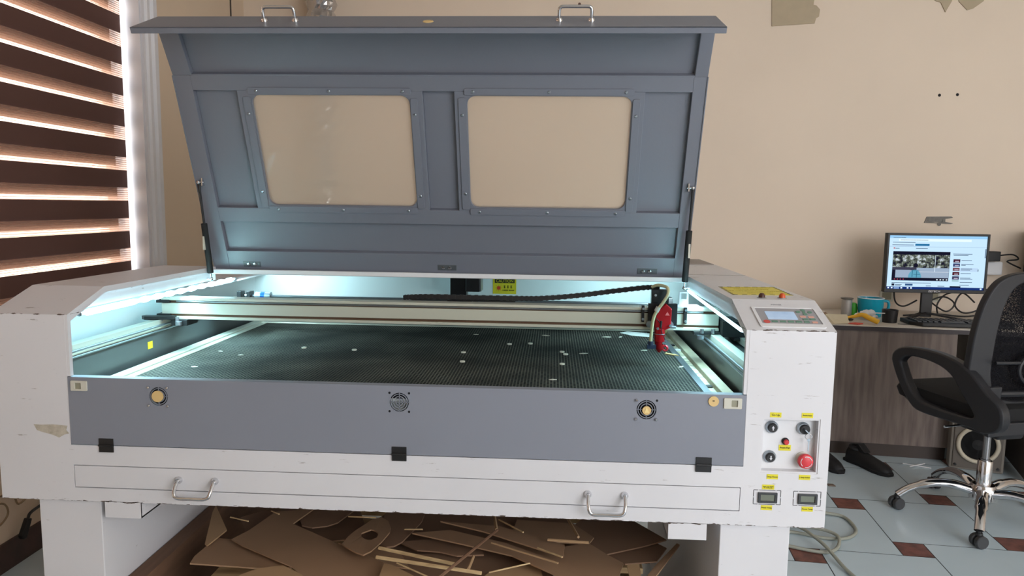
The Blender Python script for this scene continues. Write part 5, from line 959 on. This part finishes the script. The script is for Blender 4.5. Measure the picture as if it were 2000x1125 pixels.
SCR = [
('mdf', 'large brown offcut at the left front of the pile', [[0.444, 0.123, -0.204], [0.445, 0.184, -0.207], [0.437, 0.248, -0.21], [0.499, 0.243, -0.21], [0.544, 0.204, -0.208], [0.736, 0.08, -0.202], [0.646, 0.069, -0.201], [0.454, 0.079, -0.201]]),
('mdf3', 'narrow pointed offcut rising towards the machine at the far left of the pile', [[0.335, 0.479, -0.214], [0.46, 0.289, -0.204], [0.459, 0.27, -0.203], [0.454, 0.178, -0.199], [0.442, 0.188, -0.199], [0.351, 0.422, -0.211]]),
('mdf', 'biggest rectangular brown sheet lying diagonally on the left half of the pile', [[0.511, 0.209, -0.193], [0.535, 0.278, -0.196], [0.556, 0.428, -0.204], [0.668, 0.465, -0.206], [0.645, 0.336, -0.199], [0.827, 0.207, -0.193], [1.016, 0.077, -0.186], [1.01, -0.019, -0.182], [0.821, -0.035, -0.181], [0.749, 0.053, -0.185], [0.559, 0.171, -0.191]]),
('mdf2', 'rounded dark offcut just under the machine front, left of the slotted piece', [[0.649, 0.391, -0.21], [0.667, 0.476, -0.214], [0.8, 0.511, -0.216], [0.772, 0.378, -0.209], [0.749, 0.348, -0.207], [0.707, 0.332, -0.207], [0.671, 0.344, -0.207]]),
('mdf2', 'round brown disc offcut left of centre under the machine', [[0.909, 0.483, -0.199], [1.034, 0.438, -0.197], [1.036, 0.375, -0.194], [1.032, 0.347, -0.192], [1.017, 0.272, -0.189], [1.007, 0.22, -0.186], [0.991, 0.191, -0.185], [0.971, 0.182, -0.184], [0.947, 0.201, -0.185], [0.927, 0.242, -0.187], [0.915, 0.355, -0.193]]),
('mdf', 'long strip lying across the middle of the pile', [[1.104, 0.308, -0.16], [1.284, 0.286, -0.159], [1.471, 0.175, -0.154], [1.467, 0.1, -0.15], [1.41, 0.136, -0.152], [1.24, 0.245, -0.157]]),
('mdf', 'broad sheet with a torn right end in the front right of the pile', [[1.285, 0.247, -0.187], [1.47, 0.232, -0.187], [1.543, 0.26, -0.188], [1.595, 0.183, -0.184], [1.631, 0.139, -0.182], [1.62, 0.101, -0.18], [1.602, 0.019, -0.176], [1.517, 0.012, -0.176], [1.355, 0.145, -0.182]]),
('mdf2', 'large dark sheet at the right back of the pile', [[1.538, 0.495, -0.215], [1.686, 0.496, -0.215], [1.778, 0.342, -0.207], [1.703, 0.288, -0.204], [1.587, 0.222, -0.201], [1.482, 0.375, -0.209]]),
('mdf2', 'pale brown sheet at the right, below the large dark sheet', [[1.589, 0.239, -0.209], [1.748, 0.331, -0.214], [1.772, 0.301, -0.213], [1.731, 0.209, -0.208], [1.64, 0.185, -0.207]]),
('mdf', 'ragged narrow strip at the far right end of the pile', [[1.801, 0.302, -0.198], [1.808, 0.292, -0.197], [1.689, 0.042, -0.185], [1.665, 0.04, -0.184], [1.724, 0.163, -0.191]]),
('mdf3', 'small upright rectangular offcut at the front right', [[1.636, 0.114, -0.173], [1.671, 0.123, -0.174], [1.664, 0.01, -0.168], [1.637, 0.007, -0.168]]),
('mdf3', 'light greenish offcut at the front, left of centre', [[0.992, 0.064, -0.171], [1.015, 0.057, -0.17], [1.132, -0.038, -0.166], [0.999, -0.05, -0.165]]),
('mdf', 'long dark edged strip running diagonally from centre to the front right', [[1.031, 0.249, -0.172], [1.138, 0.282, -0.174], [1.302, 0.207, -0.17], [1.466, 0.092, -0.165], [1.529, -0.012, -0.159], [1.49, -0.015, -0.159], [1.328, 0.126, -0.166], [1.181, 0.189, -0.169]]),
('mdf2', 'curved dark offcut in the centre of the pile', [[0.994, 0.236, -0.194], [1.11, 0.269, -0.196], [1.229, 0.259, -0.195], [1.247, 0.174, -0.191], [1.174, 0.161, -0.191], [1.124, 0.18, -0.191], [1.057, 0.187, -0.192]]),
('mdf3', 'quadrilateral offcut at the front centre', [[1.271, 0.067, -0.186], [1.37, 0.125, -0.189], [1.405, 0.122, -0.189], [1.416, 0.018, -0.183], [1.237, 0.002, -0.183]]),
('mdf3', 'wavy edged offcut at the bottom left of the picture', [[0.638, -0.068, -0.164], [0.645, -0.032, -0.166], [0.674, 0.006, -0.168], [0.732, 0.029, -0.169], [0.8, -0.018, -0.167], [0.829, -0.065, -0.164], [0.648, -0.081, -0.163]]),
('mdf2', 'flat dark sheet under the others behind the centre', [[0.831, 0.341, -0.222], [0.902, 0.515, -0.231], [1.474, 0.571, -0.234], [1.545, 0.296, -0.22], [1.326, 0.175, -0.214], [0.98, 0.176, -0.214]]),
('mdf2', 'flat dark sheet under the others at the front centre', [[0.98, 0.176, -0.206], [1.264, 0.236, -0.209], [1.44, 0.138, -0.204], [1.44, 0.05, -0.2], [1.017, 0.012, -0.198]]),
('mdf', 'mid brown sheet under the torn sheet at the centre right', [[1.327, 0.434, -0.204], [1.503, 0.423, -0.204], [1.561, 0.319, -0.198], [1.544, 0.274, -0.196], [1.44, 0.278, -0.196], [1.317, 0.333, -0.199]]),
('mdf2', 'dark sheet under the machine front above the large diagonal sheet', [[0.433, 0.444, -0.235], [0.538, 0.568, -0.241], [0.778, 0.592, -0.242], [0.883, 0.325, -0.229], [0.712, 0.271, -0.226], [0.509, 0.308, -0.228]]),
('mdf', 'flat brown offcut beside the slotted piece', [[0.817, 0.23, -0.201], [1.005, 0.195, -0.2], [1.056, 0.087, -0.194], [1.012, 0.096, -0.195]]),
]
SLOT = [[0.851, 0.158, -0.168], [0.854, 0.207, -0.17], [0.863, 0.255, -0.173], [0.892, 0.34, -0.177], [0.914, 0.359, -0.178], [0.941, 0.333, -0.177], [0.96, 0.284, -0.174], [0.965, 0.247, -0.172], [0.957, 0.181, -0.169], [0.943, 0.119, -0.166], [0.928, 0.095, -0.165], [0.906, 0.106, -0.165], [0.888, 0.121, -0.166], [0.868, 0.139, -0.167]]
SLOTH = [[0.891, 0.213, -0.171], [0.888, 0.221, -0.171], [0.885, 0.236, -0.172], [0.907, 0.263, -0.173], [0.918, 0.258, -0.173], [0.926, 0.25, -0.173], [0.932, 0.241, -0.172], [0.935, 0.233, -0.172], [0.937, 0.21, -0.171], [0.923, 0.192, -0.17], [0.913, 0.193, -0.17], [0.904, 0.197, -0.17], [0.898, 0.203, -0.17], [0.894, 0.208, -0.17]]
STK = [
([0.976, 0.075, -0.134], [1.193, -0.011, -0.126], 0.005, 'pine', 'thick pale pine stick, upper of the two at the centre left') ,
([0.983, 0.019, -0.131], [1.262, -0.053, -0.124], 0.005, 'pine', 'long pale pine stick, lower of the two at the centre left') ,
([1.282, 0.195, -0.128], [1.165, -0.12, -0.106], 0.004, 'beam_w', 'thin brown stick crossing the pile diagonally') ,
([1.48, 0.339, -0.147], [1.509, 0.187, -0.136], 0.004, 'mdf3', 'short stick near the right under the machine') ,
([1.424, 0.17, -0.139], [1.536, 0.152, -0.134], 0.004, 'mdf3', 'pale edged sliver on the right middle of the pile') ,
([1.279, 0.299, -0.145], [1.355, 0.204, -0.136], 0.0025, 'pine', 'thin pale sliver right of the centre') ,
([1.261, 0.346, -0.147], [1.279, 0.214, -0.137], 0.005, 'mdf3', 'short upright stick at the centre under the machine edge') ,
([1.232, 0.045, -0.132], [1.228, -0.036, -0.124], 0.004, 'mdf3', 'small stub of wood in the front centre') ,
([0.834, 0.28, -0.144], [0.919, 0.271, -0.14], 0.002, 'pine', 'thin white sliver above the slotted piece') ,
([1.018, 0.202, -0.14], [1.071, 0.198, -0.136], 0.002, 'pine', 'tiny pale sliver beside the round disc') ,
([1.043, -0.011, -0.129], [1.141, -0.088, -0.122], 0.002, 'pine', 'thin pale splinter in the front left of centre') ,
([1.28, -0.041, -0.128], [1.38, 0.012, -0.127], 0.002, 'pine', 'thin pale splinter on the front centre offcut') ,
([1.271, 0.135, -0.137], [1.451, 0.018, -0.127], 0.0025, 'mdf3', 'long thin splinter on the diagonal strip') ,
([1.397, 0.114, -0.136], [1.462, 0.055, -0.129], 0.0025, 'pine', 'thin pale splinter at the end of the middle strip') ,
([0.494, 0.242, -0.142], [0.562, 0.209, -0.137], 0.002, 'pine', 'pale splinter at the back left of the pile') ,
([0.593, 0.301, -0.145], [0.629, 0.27, -0.14], 0.002, 'pine', 'short pale splinter near the top of the big sheet') ,
]
# ------------------------------------------------------------------ offcuts piled under the machine
cr = thing('timber_crate', 'pine crate under the machine carrying the pile of brown offcuts', 'crate', (1.1, 0.4, FL))
for k, (y0, y1) in enumerate(((0.10, 0.20), (0.26, 0.36), (0.42, 0.52), (0.58, 0.68))): obj('top_slat', MB().box(0.49, y0, -0.276, 1.70, y1, -0.258), 'pine', cr, bevel=0.002)
for k, z in enumerate((-0.322, -0.42, -0.54, -0.66)): obj('front_slat', MB().box(0.46, 0.09, z-0.03, 1.72, 0.108, z+0.055), 'pine', cr, bevel=0.002)
for x in (0.47, 1.08, 1.68): obj('post', MB().box(x, 0.108, FL, x+0.04, 0.15, -0.276), 'pine', cr); obj('post', MB().box(x, 0.64, FL, x+0.04, 0.68, -0.276), 'pine', cr)
for m_, lb, P in SCR: solo('board_offcut', MB().slab(P, (0, 0, -0.004)), m_, lb if len(lb.split()) < 16 else lb, 'offcut', 'brown board offcuts under the machine')
q = MB(); n = len(SLOT); q.add([tuple(p) for p in SLOT] + [tuple(p) for p in SLOTH] + [(p[0], p[1], p[2]-0.004) for p in SLOT] + [(p[0], p[1], p[2]-0.004) for p in SLOTH], [f_ for i in range(n) for f_ in ((i, (i+1) % n, n+(i+1) % n, n+i), (2*n+i, 3*n+i, 3*n+(i+1) % n, 2*n+(i+1) % n), (i, 2*n+i, 2*n+(i+1) % n, (i+1) % n), (n+i, n+(i+1) % n, 3*n+(i+1) % n, 3*n+i))])
solo('board_offcut', q, 'mdf', 'brown offcut with an oval hole cut through it', 'offcut', 'brown board offcuts under the machine')
for a, b_, r_, m_, lb in STK: solo('wood_stick', MB().tube([a, b_], r_, 6), m_, lb, 'stick', 'sticks and splinters on the offcut pile')
